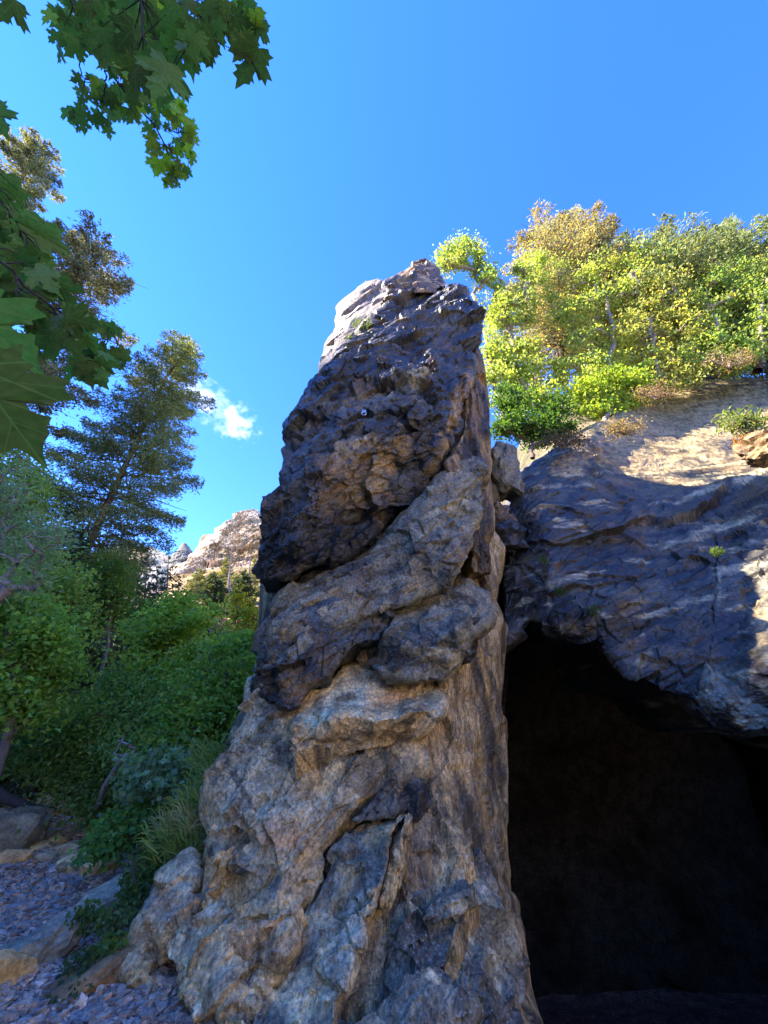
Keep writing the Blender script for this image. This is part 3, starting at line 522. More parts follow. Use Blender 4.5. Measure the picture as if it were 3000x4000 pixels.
block('hanging_block', c3([(350, 1230), (400, 1170), (480, 1110), (530, 1090)]), c3([(370, 1290), (470, 1345), (560, 1350), (670, 1300), (665, 1220), (600, 1160)]),
      [(2140, 2410, 5.9), (2230, 2350, 5.7), (2330, 2440, 5.6), (2250, 2480, 5.75)], .7, M_cliff, cliff, nt=70, ns=70, n=3, ne=4, seed=211, base=DARK, layers=[('b', OCHRE, 2230, 2450, 80, 30, 0, .5), ('n', BLUE, (3, 3, 3), 0, .2, .6, 4)], amps=[(.3, .06, 'f'), (.1, .03, 'f')])
block('blue_lip', c3([(1290, 1480), (1240, 1600), (1235, 1700), (1300, 1780), (1420, 1860), (1530, 1930)]), c3([(1340, 1540), (1440, 1680), (1560, 1760), (1700, 1800), (1800, 1860), (1700, 1920)]),
      [(2740, 2600, 4.95), (2750, 2750, 4.85), (2850, 2780, 4.6), (2950, 2800, 4.6), (2920, 2880, 4.7), (3050, 2850, 4.6)], .8, M_cliff, cliff, nt=110, ns=80, n=3, ne=4, seed=213, base=BLUE*1.6, layers=[('n', LGREY, (6, 6, 6), .1, .2, .6, 4), ('n', DARK, (3, 3, 3), .1, .2, .6, 5)], amps=[(.3, .06, 'f'), (.1, .04, 'f'), (.04, .015, 'f')], fol=CF)
# cave interior: back wall, left wall, right wall, roof mass
CB = BLACK*2.2  # near-black wall colour carries the shade of the cave
def slabbox(name, x0, x1, y0, y1, z0, z1, n=40, seed=0, col=CB, amp=.35, mat=None, root=cliff, color2=BROWN*.08):
    """rough rounded rock mass from a displaced box"""
    a = np.linspace(-1, 1, n); F = []; V = []; base = 0
    for ax in range(3):
        for sgn in (-1, 1):
            p, q_ = np.meshgrid(a, a); c = np.zeros((n, n, 3)); c[..., ax] = sgn; c[..., (ax+1) % 3] = p; c[..., (ax+2) % 3] = q_*sgn
            V.append(c.reshape(-1, 3)); i = np.arange(n)[:, None]*n+np.arange(n)[None]+base; base += n*n
            F.append(np.stack([i[:-1, :-1], i[:-1, 1:], i[1:, 1:], i[1:, :-1]], -1).reshape(-1, 4))
    V = np.concatenate(V); r = (np.abs(V)**8).sum(-1)**(1/8.); Nn = V/np.linalg.norm(V, axis=-1, keepdims=True); V = V/r[:, None]
    P = np.stack([(x0+x1)/2+V[:, 0]*(x1-x0)/2, (y0+y1)/2+V[:, 1]*(y1-y0)/2, (z0+z1)/2+V[:, 2]*(z1-z0)/2], -1)
    P = P + Nn*relief(P, [(1.2, amp, 'f'), (.45, amp*.4, 'f')], seed)[:, None]
    c = paint(P, P[:, 0], P[:, 1], col, [('n', color2, (1, 1, 1), .0, .3, .7, seed)])
    o = new_mesh(name, P, np.concatenate(F), mat or M_cave, None, True, c); 
    if root is not None: shift(o, root)
    return o
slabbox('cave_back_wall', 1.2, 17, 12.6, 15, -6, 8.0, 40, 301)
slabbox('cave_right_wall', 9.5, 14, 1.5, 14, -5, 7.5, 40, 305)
slabbox('rear_mass', 0.0, 1.35, 6.6, 14.5, -5, 5.4, 30, 307, col=GREY*.1, color2=WARM*.05, amp=.15)  # almost black colour stands for the shade behind the tower
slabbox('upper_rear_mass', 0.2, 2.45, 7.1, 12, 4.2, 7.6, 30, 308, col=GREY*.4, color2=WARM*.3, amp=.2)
# wooded slope above the cave: a slab of hill carried by the cliff
hx = np.linspace(1.2, 22, 90); hy = np.linspace(10.6, 14.8, 40); HX, HY = np.meshgrid(hx, hy); HZ = hill_z(HX, HY)+.25*fbm(np.stack([HX, HY, 0*HX], -1), 4, 77)+.05
HB = HZ-np.where(HX > 0, 1.6, 1.6); Vt = np.stack([HX, HY, HZ], -1).reshape(-1, 3); Vb = np.stack([HX, HY, HB], -1).reshape(-1, 3)
i = np.arange(40)[:, None]*90+np.arange(90)[None]; qt = np.stack([i[:-1, :-1], i[:-1, 1:], i[1:, 1:], i[1:, :-1]], -1).reshape(-1, 4); M_ = 3600
rim = np.r_[i[0, :], i[1:, -1], i[-1, -2::-1], i[-2:0:-1, 0]]; rn = np.roll(rim, -1); qs = np.stack([rim, rim+M_, rn+M_, rn], -1)
hc = np.array((.2, .16, .11))*(1+.6*fbm(Vt*.8, 4, 5)[:, None])
hs_ = new_mesh('hillside', np.concatenate([Vt, Vb]), np.concatenate([qt, qt[:, ::-1]+M_, qs]), M_soil, None, True, np.concatenate([hc, hc])); hs_['kind'] = 'structure'
# ------------------------------------------------------------------ distant rock
FA = [(14, 4.5, 'f'), (5, 1.8, 'f'), (2.0, .7, 'f'), (9, 3, 'n')]
crag = empty('rock_crag', PX(950, 2500, 170), 'rounded pale sunlit rock dome high beyond the conifers, left of the tower', 'crag')
FF = np.array([[.8, 0, .6], [0, 1, 0], [-.6, 0, .8]])
block('dome', c8([(1360, 228), (1290, 245), (1220, 300), (1195, 350), (1130, 380), (1105, 420), (1098, 480), (1040, 500), (960, 535), (900, 580), (840, 640), (760, 720), (690, 760), (640, 810), (640, 900), (640, 1000)]),
      c8([(1400, 228), (1440, 240), (1480, 290), (1510, 320), (1530, 300), (1600, 260), (1700, 250), (1800, 300), (1800, 500), (1800, 700), (1800, 1000)]),
      [(940, 2000, 182), (860, 2080, 176), (1000, 2060, 172), (960, 2150, 165), (800, 2170, 160), (700, 2260, 140), (900, 2230, 150), (1050, 2200, 155), (750, 2320, 120), (900, 2330, 120), (1050, 2330, 120)], 60, M_far, crag,
      nt=230, ns=230, n=3, ne=8, seed=401, tint=(1.08, 1.0, .84), base=SAND*1.05, layers=[('n', TAN*.8, (.05, .05, .09), .0, .3, .6, 5), ('n', OCHRE*.55, (.06, .06, .1), .12, .12, .75, 9), ('n', GREY*.8, (.12, .12, .2), .2, .2, .5, 10)], amps=FA, fol=FF, gain=.75,
      cracks=[(c8([(1110, 470), (1190, 400), (1300, 350)]), 5, 2.0), (c8([(1120, 520), (1200, 570), (1290, 540), (1380, 560)]), 5, 2.0), (c8([(1045, 500), (1060, 560), (1040, 650)]), 7, 4)])
pin = empty('rock_pinnacle', PX(718, 2250, 260), 'small pointed grey rock spire on the skyline left of the pale dome', 'rock spire')
block('spire', c8([(755, 525), (730, 545), (700, 590), (660, 630), (640, 700), (600, 800)]), c8([(765, 525), (780, 560), (790, 600), (800, 640), (840, 700), (900, 800)]), [(720, 2130, 262), (700, 2180, 256), (740, 2180, 256), (700, 2240, 250)], 25, M_far, pin, nt=70, ns=60, n=2.5, ne=6, seed=411, tint=(1.08, 1.0, .84), base=GREY*.7, layers=[('n', TAN*.7, (.06, .06, .09), .0, .3, .6, 5)], amps=[(10, 3, 'f'), (4, 1.2, 'f')])
ridge = block('mountain', [(300, 2175), (250, 2300), (200, 2500)], [(520, 2142), (580, 2146), (640, 2160), (720, 2185), (800, 2230), (820, 2300), (800, 2500)], [(400, 2170, 1500), (600, 2170, 1480), (500, 2300, 1350), (700, 2250, 1420)], 500, M_far, None, nt=80, ns=100, n=2.2, ne=7, seed=421, tint=(1.08, 1.0, .84), base=GREY*.9,
      layers=[('n', OCHRE*.4, (.008, .008, .012), .0, .1, .8, 5)], amps=[(110, 26, 'f'), (45, 9, 'f')]); tag(ridge, kind='structure')
slope = block('hillside', c8([(640, 850), (560, 1000), (500, 1200), (450, 1500), (400, 1900)]), c8([(1480, 720), (1560, 900), (1600, 1100), (1600, 1500), (1600, 1900)]), [(700, 2300, 95), (1020, 2250, 95), (680, 2450, 62), (900, 2450, 60), (1000, 2450, 60), (650, 2650, 38), (950, 2650, 36), (800, 2800, 26)], 30, M_far, None, nt=150, ns=150, n=4, ne=8, seed=431, base=WARM*.45,
      layers=[('n', OCHRE*.45, (.12, .12, .2), .0, .2, .8, 5), ('n', GREY*.7, (.3, .3, .5), .15, .15, .7, 6)], amps=[(6, 1.6, 'f'), (2, .5, 'f')]); tag(slope, kind='structure')

# ------------------------------------------------------------------ plant builders
M_leaf = leaf_mat('broad_leaf', .5); M_leafn = leaf_mat('maple_leaf', .5, .45, .3)
M_needle = leaf_mat('conifer_needles', .3, .6, .15)
M_bark = bark_mat('grey_brown_bark', (.10, .075, .055), (.24, .19, .15)); M_barkp = bark_mat('pale_twisted_bark', (.20, .155, .12), (.40, .33, .27), 12)
M_barkr = bark_mat('reddish_conifer_bark', (.09, .05, .035), (.22, .13, .09), 6)
def unit(v): return v/np.maximum(np.linalg.norm(v, axis=-1, keepdims=True), 1e-9)
def rnd(n, s=1.0): return rng.normal(0, s, (n, 3))
def tube(P, R, k=6):
    P = np.asarray(P, float); n = len(P); R = np.asarray(R, float)
    T = unit(np.gradient(P, axis=0)); ref = np.array([.3, .9, .2]) if abs(T[0, 2]) > .6 else np.array([0, 0, 1.])
    a = unit(np.cross(T, ref)); b = np.cross(T, a)
    th = np.arange(k)*2*np.pi/k
    V = P[:, None]+R[:, None, None]*(a[:, None]*np.cos(th)[None, :, None]+b[:, None]*np.sin(th)[None, :, None])
    i = np.arange(n)[:, None]*k+np.arange(k)[None]
    q = np.stack([i[:-1], np.roll(i, -1, 1)[:-1], np.roll(i, -1, 1)[1:], i[1:]], -1).reshape(-1, 4)
    return V.reshape(-1, 3), q
def join(L):
    V = []; F = []; b = 0
    for v, f in L: V.append(v); F.append(f+b); b += len(v)
    return np.concatenate(V), np.concatenate(F)
def leaf_cloud(C, size, asp=.5, up=.6, T=None, tj=1.0, fold=.18):
    """one folded blade per centre: 4 vertices, 2 triangles"""
    n = len(C); Nn = unit(rnd(n)+np.array([0, 0, up*1.6]))
    t = rnd(n) if T is None else T+rnd(n)*tj
    t = unit(t-Nn*(t*Nn).sum(-1, keepdims=True)); s = np.cross(Nn, t); sz = np.asarray(size).reshape(-1, 1)*np.ones((n, 1))
    V = np.stack([C-t*sz*.5, C+s*sz*asp*.5+Nn*sz*fold-t*sz*.05, C+t*sz*.5, C-s*sz*asp*.5+Nn*sz*fold-t*sz*.05], 1).reshape(-1, 3)
    i = np.arange(n)[:, None]*4
    F = np.concatenate([i+[0, 1, 2], i+[0, 2, 3]])
    return V, F
def vary(n, c, k=.3, hue=.12):
    c = np.asarray(c)*(1+rng.uniform(-k, k, (n, 1))); c = c*(1+rng.normal(0, hue, (n, 1))*np.array([[1.2, .2, -.4]]))
    return np.clip(c, .002, 1)
def grow(trunk, tr, att, nseg=5, jit=.12, r0=.012, sag=0.0, rmax=None, k=5):
    """connect attractor points to a trunk polyline with wandering limbs; radii from the number of twigs carried"""
    nodes = [np.array(p) for p in trunk]; par = [-1]+list(range(len(trunk)-1)); tips = []
    order = np.argsort([min(np.linalg.norm(a-p) for p in nodes) for a in att])
    paths = [list(range(len(trunk)))]
    for ai in order:
        a = att[ai]; Q = np.array(nodes); d = np.linalg.norm(Q-a, axis=1)+.35*np.maximum(0, Q[:, 2]-a[2]+.1)
        j = int(np.argmin(d)); p0 = nodes[j]; L = np.linalg.norm(a-p0); m = max(2, min(nseg, int(L/.25)+2)); path = [j]; off = rng.normal(0, jit*L*.35, 3)
        for s in range(1, m+1):
            f = s/m; p = p0+(a-p0)*f+off*np.sin(np.pi*f)+rng.normal(0, jit*L*.12, 3)*(f < 1); p[2] -= sag*np.sin(np.pi*f)*L
            nodes.append(p); par.append(path[-1]); path.append(len(nodes)-1)
        tips.append(path[-1]); paths.append(path)
    cnt = np.zeros(len(nodes))
    for t in tips: cnt[t] += 1
    for i in range(len(nodes)-1, 0, -1): cnt[par[i]] += cnt[i]
    R = r0*np.sqrt(np.maximum(cnt, .3))
    if rmax: R = np.minimum(R, rmax)
    nodes = np.array(nodes); out = []
    for pi, path in enumerate(paths):
        rr = R[path].copy()
        if pi > 0: rr[0] = min(rr[0], rr[1]*1.3)
        else: rr = np.maximum(rr, tr)
        out.append(tube(nodes[path], rr, 7 if pi == 0 else k))
    return out, nodes
def zpts(ells, n):
    """points in ellipsoids (u, v, ru, rv, y, ry, weight)"""
    w = np.array([e[6] if len(e) > 6 else e[2]*e[3] for e in ells], float); w /= w.sum(); out = []
    for e, k in zip(ells, rng.multinomial(n, w)):
        d = unit(rnd(k))*rng.uniform(.25, 1, (k, 1))**(1/2.4)
        out.append(PX(e[0]+d[:, 0]*e[2], e[1]+d[:, 1]*e[3], np.maximum(e[4]+d[:, 2]*e[5], .3)))
    return np.concatenate(out)
def broad(name, label, cat, base, trunk_px, ells, natt, nleaf, size, col, group=None, asp=.62, clus=.35, bark=None, r0=.014, tr=.05, mat=None, jit=.2, up=.3, rmax=.07, col2=None, f2=.0, hangs=False):
    """broad-leaved tree or shrub: trunk with limbs grown to clump centres, crown of single leaves"""
    root = empty(name, base, label, cat, group)
    tp = [np.array(base, float)]+[PX(*q) for q in trunk_px]
    tp = np.array(tp); dd = np.r_[0, np.cumsum(np.linalg.norm(np.diff(tp, axis=0), axis=1))]; n = max(6, int(dd[-1]/.4)); ss = np.linspace(0, dd[-1], n)
    tp = np.stack([np.interp(ss, dd, tp[:, k]) for k in range(3)], -1); tp[1:] += rnd(n-1, .02*dd[-1]**.5)
    att = zpts(ells, natt)
    tubes, nd = grow(tp, np.linspace(tr, tr*.45, n), att, r0=r0, jit=jit, rmax=rmax)
    V, F = join(tubes); shift(new_mesh('trunk', V, F, bark or M_bark, None, True), root)
    per = nleaf//natt; C = np.repeat(att, per, 0); sc = rng.uniform(.5, 1.35, natt)
    g = rng.normal(0, 1, C.shape)*np.repeat(sc, per)[:, None]*clus; g[:, 2] *= .6; C = C+g
    sz = size*rng.uniform(.65, 1.25, len(C)); V, F = leaf_cloud(C, sz, asp, up)
    c = vary(len(C), col); cl = np.repeat(rng.uniform(.78, 1.22, (natt, 1)), per, 0); c = c*cl
    if col2 is not None: m = np.repeat(rng.random(natt) < f2, per); c[m] = vary(m.sum(), col2)
    o = new_mesh('crown', V, F, mat or M_leaf, None, False, np.repeat(c, 4, 0)); shift(o, root)
    return root
def conifer(name, label, base, top, R, nb, nsp, col, h0=.12, spray=.26, group=None, cat='conifer', prof=None, droop=.25, tr=.22, gaps=.15, bark=None, bend=0, asp=.34, dead=0, seed=0):
    r = np.random.default_rng(900+seed)
    root = empty(name, base, label, cat, group); base = np.array(base, float); top = np.array(top, float); H = np.linalg.norm(top-base)
    s = np.linspace(0, 1, 24)[:, None]; ax = base+(top-base)*s+np.array([bend, 0, 0])*np.sin(np.pi*s)
    L = [tube(ax, tr*(1-s[:, 0]*.94), 8)]
    Cs = []; Ts = []; Sz = []; dens = []
    for b in range(nb):
        h = h0+(1-h0)*((b+r.random())/nb)**.9; h = min(h, .995)
        p0 = np.array([np.interp(h, s[:, 0], ax[:, k]) for k in range(3)])
        pr = prof(h) if prof else (1-h)**.75*np.clip((h-h0)/.08+.5, 0, 1)
        ln = max(.25, R*pr*r.uniform(.65, 1.2)); az = b*2.399+r.uniform(-.3, .3)
        d = np.array([math.cos(az), math.sin(az), 0]); rise = .45*h-.12+r.uniform(-.08, .12)
        f = np.linspace(0, 1, 7)[:, None]
        P = p0+d*ln*f+np.array([0, 0, 1])*(rise*ln*f-droop*ln*f**2+.18*ln*f**3)
        L.append(tube(P, (.012+.011*ln)*(1-f[:, 0]*.85), 4))
        if r.random() < gaps: continue
        m = int(nsp*ln/R*(0.35+ln/R)*r.uniform(.6, 1.4)); 
        if m < 4: m = 4
        x = .12+.9*r.random(m)**.8; lat = r.normal(0, 1, m)*.23*ln*(1.1-x*.75)
        idx = x*6; i0 = np.clip(idx.astype(int), 0, 5); fr = (idx-i0)[:, None]; c = P[i0]*(1-fr)+P[np.minimum(i0+1, 6)]*fr
        sd = np.array([-d[1], d[0], 0]); c = c+sd*lat[:, None]; c[:, 2] += -np.abs(lat)*.25+r.normal(0, .05+.05*ln*.4, m)-.10*r.random(m)
        tdir = d*1.0+sd*np.sign(lat)[:, None]*.7+np.array([0, 0, -.25])
        Cs.append(c); Ts.append(np.broadcast_to(tdir, c.shape)); Sz.append(spray*r.uniform(.6, 1.3, m)); dens.append(np.full(m, r.uniform(.75, 1.25)))
    V, F = join(L); shift(new_mesh('trunk', V, F, bark or M_barkr, None, True), root)
    if Cs and not dead:
        C = np.concatenate(Cs); V, F = leaf_cloud(C, np.concatenate(Sz), asp, .15, np.concatenate(Ts), .55, .12)
        c = vary(len(C), col, .35, .1)*np.concatenate(dens)[:, None]
        shift(new_mesh('crown', V, F, M_needle, None, False, np.repeat(c, 4, 0)), root)
    return root
def gz(x, y): return float(height(np.array([float(x)]), np.array([float(y)]))[0])
def at_ground(u, y, v=2800):
    p = PX(u, v, y); return (p[0], p[1], gz(p[0], p[1])-.1)

NG = (.24, .29, .12); ND = (.11, .16, .075)
# ------------------------------------------------------------------ conifers on the left
C_prof = lambda h: np.interp(h, [0, .2, .3, .45, .6, .72, .8, .88, 1], [.5, .8, .95, 1.0, .95, .8, .85, .6, .08])
conifer('conifer', 'tall leaning conifer right of the cloud gap, dark below with golden sunlit crown', at_ground(60, 15, 2700), PX(725, 1310, 15.5), 3.0, 210, 620, NG, .18, .18, prof=C_prof, tr=.26, seed=1, gaps=.16, asp=.24)
B_prof = lambda h: np.interp(h, [0, .5, .62, .7, .78, .86, .93, 1], [.6, .7, .9, .35, 1.0, .9, .95, .2])
conifer('conifer', 'brownish sparse conifer top between the maple leaves, middle one on the left', at_ground(-420, 12, 2700), PX(390, 965, 12.5), 2.5, 120, 420, (.27, .27, .15), .4, .2, prof=B_prof, tr=.18, seed=2, gaps=.22)
conifer('conifer', 'highest conifer top at the left edge, its tip feathery against pale sky', at_ground(-650, 10.5, 2700), PX(150, 560, 10.5), 2.1, 110, 420, (.26, .28, .15), .45, .19, tr=.17, seed=3, gaps=.15, prof=lambda h: np.interp(h, [0, .6, .8, .9, .97, 1], [.7, .8, .6, .8, .6, .1]))
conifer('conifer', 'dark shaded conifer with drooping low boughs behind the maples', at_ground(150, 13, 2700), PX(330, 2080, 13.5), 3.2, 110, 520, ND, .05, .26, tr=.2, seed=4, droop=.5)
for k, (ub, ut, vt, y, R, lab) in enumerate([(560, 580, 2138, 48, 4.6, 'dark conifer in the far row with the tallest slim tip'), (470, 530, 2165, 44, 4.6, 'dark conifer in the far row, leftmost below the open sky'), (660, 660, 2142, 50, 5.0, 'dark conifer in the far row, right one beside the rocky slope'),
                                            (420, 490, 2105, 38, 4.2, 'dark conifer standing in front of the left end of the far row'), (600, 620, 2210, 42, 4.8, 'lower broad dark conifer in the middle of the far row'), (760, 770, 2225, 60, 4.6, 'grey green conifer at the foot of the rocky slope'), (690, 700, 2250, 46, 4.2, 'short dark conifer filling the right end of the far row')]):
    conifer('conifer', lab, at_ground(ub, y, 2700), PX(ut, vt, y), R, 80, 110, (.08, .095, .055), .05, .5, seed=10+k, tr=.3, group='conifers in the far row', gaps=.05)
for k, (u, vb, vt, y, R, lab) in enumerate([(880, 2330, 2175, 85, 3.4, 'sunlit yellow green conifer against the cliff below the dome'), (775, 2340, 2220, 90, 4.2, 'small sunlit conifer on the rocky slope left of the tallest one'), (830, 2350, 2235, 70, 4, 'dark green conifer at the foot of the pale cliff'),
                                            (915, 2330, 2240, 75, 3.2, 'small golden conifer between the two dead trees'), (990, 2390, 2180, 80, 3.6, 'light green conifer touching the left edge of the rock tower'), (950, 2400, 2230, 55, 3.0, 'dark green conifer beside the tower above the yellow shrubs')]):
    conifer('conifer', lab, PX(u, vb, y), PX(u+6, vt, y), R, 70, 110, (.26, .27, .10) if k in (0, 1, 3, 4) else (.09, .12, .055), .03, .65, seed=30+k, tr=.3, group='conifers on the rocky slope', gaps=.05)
for k, (u, vb, vt, y, lab) in enumerate([(890, 2330, 2160, 72, 'bare pale dead conifer left of the small golden conifer'), (965, 2330, 2170, 74, 'bare pale dead conifer right of the small golden conifer')]):
    conifer('dead_conifer', lab, PX(u, vb, y), PX(u+14, vt, y), 3.2, 70, 0, (.2, .15, .1), .1, seed=50+k, tr=.35, dead=1, bark=M_barkp, cat='dead tree', droop=.5, group='dead conifers')
# ------------------------------------------------------------------ broad-leaved trees and shrubs, left
G1 = (.32, .48, .09); G2 = (.27, .43, .09); G3 = (.21, .36, .09); G4 = (.16, .25, .11)
broad('maple_tree', 'slender green maple with visible dark stems in front of the far conifers', 'tree', at_ground(430, 9.5, 2900), [(450, 3000, 9.6), (540, 2800, 9.8), (640, 2580, 10), (690, 2470, 10.2)],
      [(720, 2420, 130, 90, 10.3, .9), (600, 2480, 110, 80, 10.3, .8), (780, 2550, 90, 80, 10.2, .7), (560, 2620, 110, 70, 10, .8), (690, 2640, 90, 50, 10, .8)], 120, 11000, .12, G1, r0=.012, tr=.06, clus=.22, up=.7)
broad('maple_tree', 'bright green rounded maple crown left of the slender maple', 'tree', at_ground(500, 16, 2900), [(520, 2700, 16), (560, 2500, 16)], [(570, 2420, 75, 60, 16, 1.2), (640, 2470, 60, 50, 16.5, 1)], 60, 6000, .14, (.13, .23, .04), tr=.08, clus=.35)
broad('maple_tree', 'bright green clump of leaves at the lower edge of the tall leaning conifer', 'tree', at_ground(380, 13, 2900), [(400, 2600, 13), (440, 2350, 13)], [(440, 2240, 50, 60, 13, .7), (430, 2330, 60, 60, 13, .7), (380, 2420, 60, 50, 13, .7)], 60, 6000, .12, (.12, .22, .04), tr=.07, clus=.28)
broad('shrub', 'green leafy shrub pressed against the left side of the rock tower', 'shrub', at_ground(900, 8.2, 2900), [(880, 2900, 8.2), (860, 2750, 8.2)], [(880, 2620, 110, 110, 8.4, .7), (800, 2760, 120, 110, 8.2, .7), (880, 2800, 110, 130, 8.4, .6), (740, 2900, 110, 100, 8, .6), (960, 2560, 60, 80, 9, .5)], 170, 17000, .10, G2, clus=.24, up=.7, col2=(.32, .46, .12), f2=.18)
broad('shrub', 'yellow green sunlit maple shrub peeking out beside the tower', 'shrub', tuple(PX(1000, 2560, 22)), [(985, 2520, 22)], [(975, 2470, 40, 50, 22, 1), (985, 2420, 30, 40, 22, 1), (940, 2350, 30, 30, 24, 1)], 40, 3000, .16, (.32, .34, .03), clus=.35)
broad('shrub', 'dense green shrub thicket in the middle of the left bank', 'shrub', at_ground(600, 9, 2900), [(600, 2900, 9), (600, 2800, 9)], [(640, 2760, 150, 100, 9.3, .9), (480, 2720, 120, 90, 9.6, .9), (560, 2900, 160, 110, 8.8, .8), (400, 2850, 110, 110, 9, .8), (690, 2980, 120, 80, 8, .6)], 200, 24000, .085, G3, clus=.26, up=.7, col2=(.28, .40, .12), f2=.2)
broad('shrub', 'dark shrub overhanging the stones of the creek bed', 'shrub', at_ground(280, 9.5, 2900), [(290, 3000, 9.5), (280, 2900, 9.5)], [(260, 2880, 150, 120, 9.8, 1), (130, 2780, 130, 130, 10.5, 1), (330, 3040, 120, 70, 9.2, .7), (90, 2920, 120, 60, 10, .8), (420, 3120, 80, 70, 8.6, .5)], 170, 19000, .09, (.17, .28, .07), clus=.28, up=.6, col2=(.22, .33, .10), f2=.15)
broad('maple_tree', 'green maple at the left edge below the willow-like shrub', 'tree', at_ground(60, 7, 2900), [(60, 2800, 7), (70, 2600, 7)], [(90, 2450, 140, 110, 7.2, .7), (30, 2600, 140, 110, 7.2, .7), (200, 2560, 90, 110, 7.5, .6), (40, 2750, 120, 90, 7.3, .6), (20, 2330, 90, 90, 7, .5)], 160, 15000, .11, (.29, .46, .09), clus=.22, up=.7)
broad('maple_tree', 'mid green maple filling the gap behind the willow-like shrub', 'tree', at_ground(40, 9.5, 2900), [(60, 2700, 9.5), (60, 2300, 9.5)], [(60, 1900, 110, 130, 9.5, .8), (30, 2100, 150, 140, 9.5, .8), (200, 2250, 110, 90, 9.5, .8), (100, 2350, 120, 90, 9.5, .8), (260, 2420, 80, 80, 10, .7)], 140, 15000, .11, (.23, .36, .08), clus=.3)
# willow-like shrub near the camera: lance-shaped leaves
wl_root = empty('willow_shrub', (-4.6, 3.6, 0), 'pale green willow-like shrub with narrow leaves at the left edge', 'shrub')
att = zpts([(60, 1900, 80, 90, 4.2, .35), (90, 2100, 150, 110, 4.2, .4), (200, 2080, 90, 60, 4.1, .3), (60, 2250, 140, 70, 4.2, .35), (20, 2000, 90, 150, 4.3, .3)], 120)
tb, nd = grow(np.linspace([-4.6, 3.6, 0], [-4.5, 4.0, 2.2], 9), np.linspace(.04, .02, 9), att, r0=.006, jit=.25)
V, F = join(tb); shift(new_mesh('trunk', V, F, M_barkp, None, True), wl_root)
C = np.repeat(att, 22, 0); g = rnd(len(C), .10); T = unit(g+rnd(len(C), .03)+np.array([0.05, 0, .03])); C = C+g
V, F = leaf_cloud(C, .085*rng.uniform(.7, 1.3, len(C)), .24, .5, T, .35, .06)
shift(new_mesh('crown', V, F, M_leaf, None, False, np.repeat(vary(len(C), (.28, .40, .20), .25, .1), 4, 0)), wl_root)
# olive scrub on the hillside
for k in range(26):
    u = rng.uniform(690, 1010); v = rng.uniform(2400, 2640); y = np.interp(v, [2250, 2450, 2650], [95, 61, 37])-1
    s = rng.uniform(26, 46); c = [(.10, .11, .05), (.07, .10, .04), (.13, .12, .07), (.05, .08, .04)][k % 4]
    broad('scrub_bush', ['olive green scrub bush on the brown slope between conifers and tower', 'mid green scrub bush on the brown slope between conifers and tower', 'dry yellowish scrub bush on the brown slope between conifers and tower', 'dark green scrub bush on the brown slope between conifers and tower'][k % 4], 'bush',
          tuple(PX(u, v+s, y)), [(u, v+s*.4, y)], [(u, v, s, s*.75, y, s/1550*y)], 16, 900, .26*y/50, c, group='scrub bushes on the brown slope', clus=.55*y/50, r0=.03, tr=.08)
# ------------------------------------------------------------------ vegetation on top of the cliff, right
L1 = (.36, .46, .14); L2 = (.31, .43, .13); L3 = (.42, .46, .16)
SPR = dict(bark=M_barkp)
conifer('fir_tree', 'tallest fir crown above the cliff, pale greenish tan', PX(2200, 1500, 14), PX(2140, 880, 14), 3.1, 110, 260, (.42, .39, .23), .15, .24, group='fir trees above the cliff', seed=61, prof=lambda h: np.interp(h, [0, .5, .7, .85, .95, 1], [.9, 1, .85, .7, .5, .15]), gaps=.05, cat='fir tree')
conifer('fir_tree', 'second fir crown above the cliff with a brownish flat top', PX(2330, 1500, 14.5), PX(2290, 915, 14.5), 2.6, 100, 260, (.38, .34, .2), .2, .24, group='fir trees above the cliff', seed=62, prof=lambda h: np.interp(h, [0, .5, .7, .85, .95, 1], [.9, 1, .8, .8, .7, .3]), gaps=.05, cat='fir tree')
for k, (u, v, y, lab) in enumerate([(2460, 900, 14, 'fir crown behind the tangled oaks, just right of the two tall ones'), (2660, 888, 14.5, 'broad pale fir crown in the middle of the right skyline'), (2790, 905, 15, 'pale fir crown right of the broad middle one'), (2900, 955, 14, 'low rounded fir crown dipping toward the right edge'), (3020, 915, 13.5, 'darker fir crown cut by the right edge of the picture'), (2560, 930, 15.5, 'fir crown set back between its two neighbours')]):
    conifer('fir_tree', lab, PX(u+60, 1450, y), PX(u, v+130, y), 3.6, 100, 230, (.28, .34, .18), .2, .26, group='fir trees above the cliff', seed=70+k, prof=lambda h: np.interp(h, [0, .5, .8, .93, 1], [1, 1, .9, .75, .35]), gaps=.03, cat='fir tree')
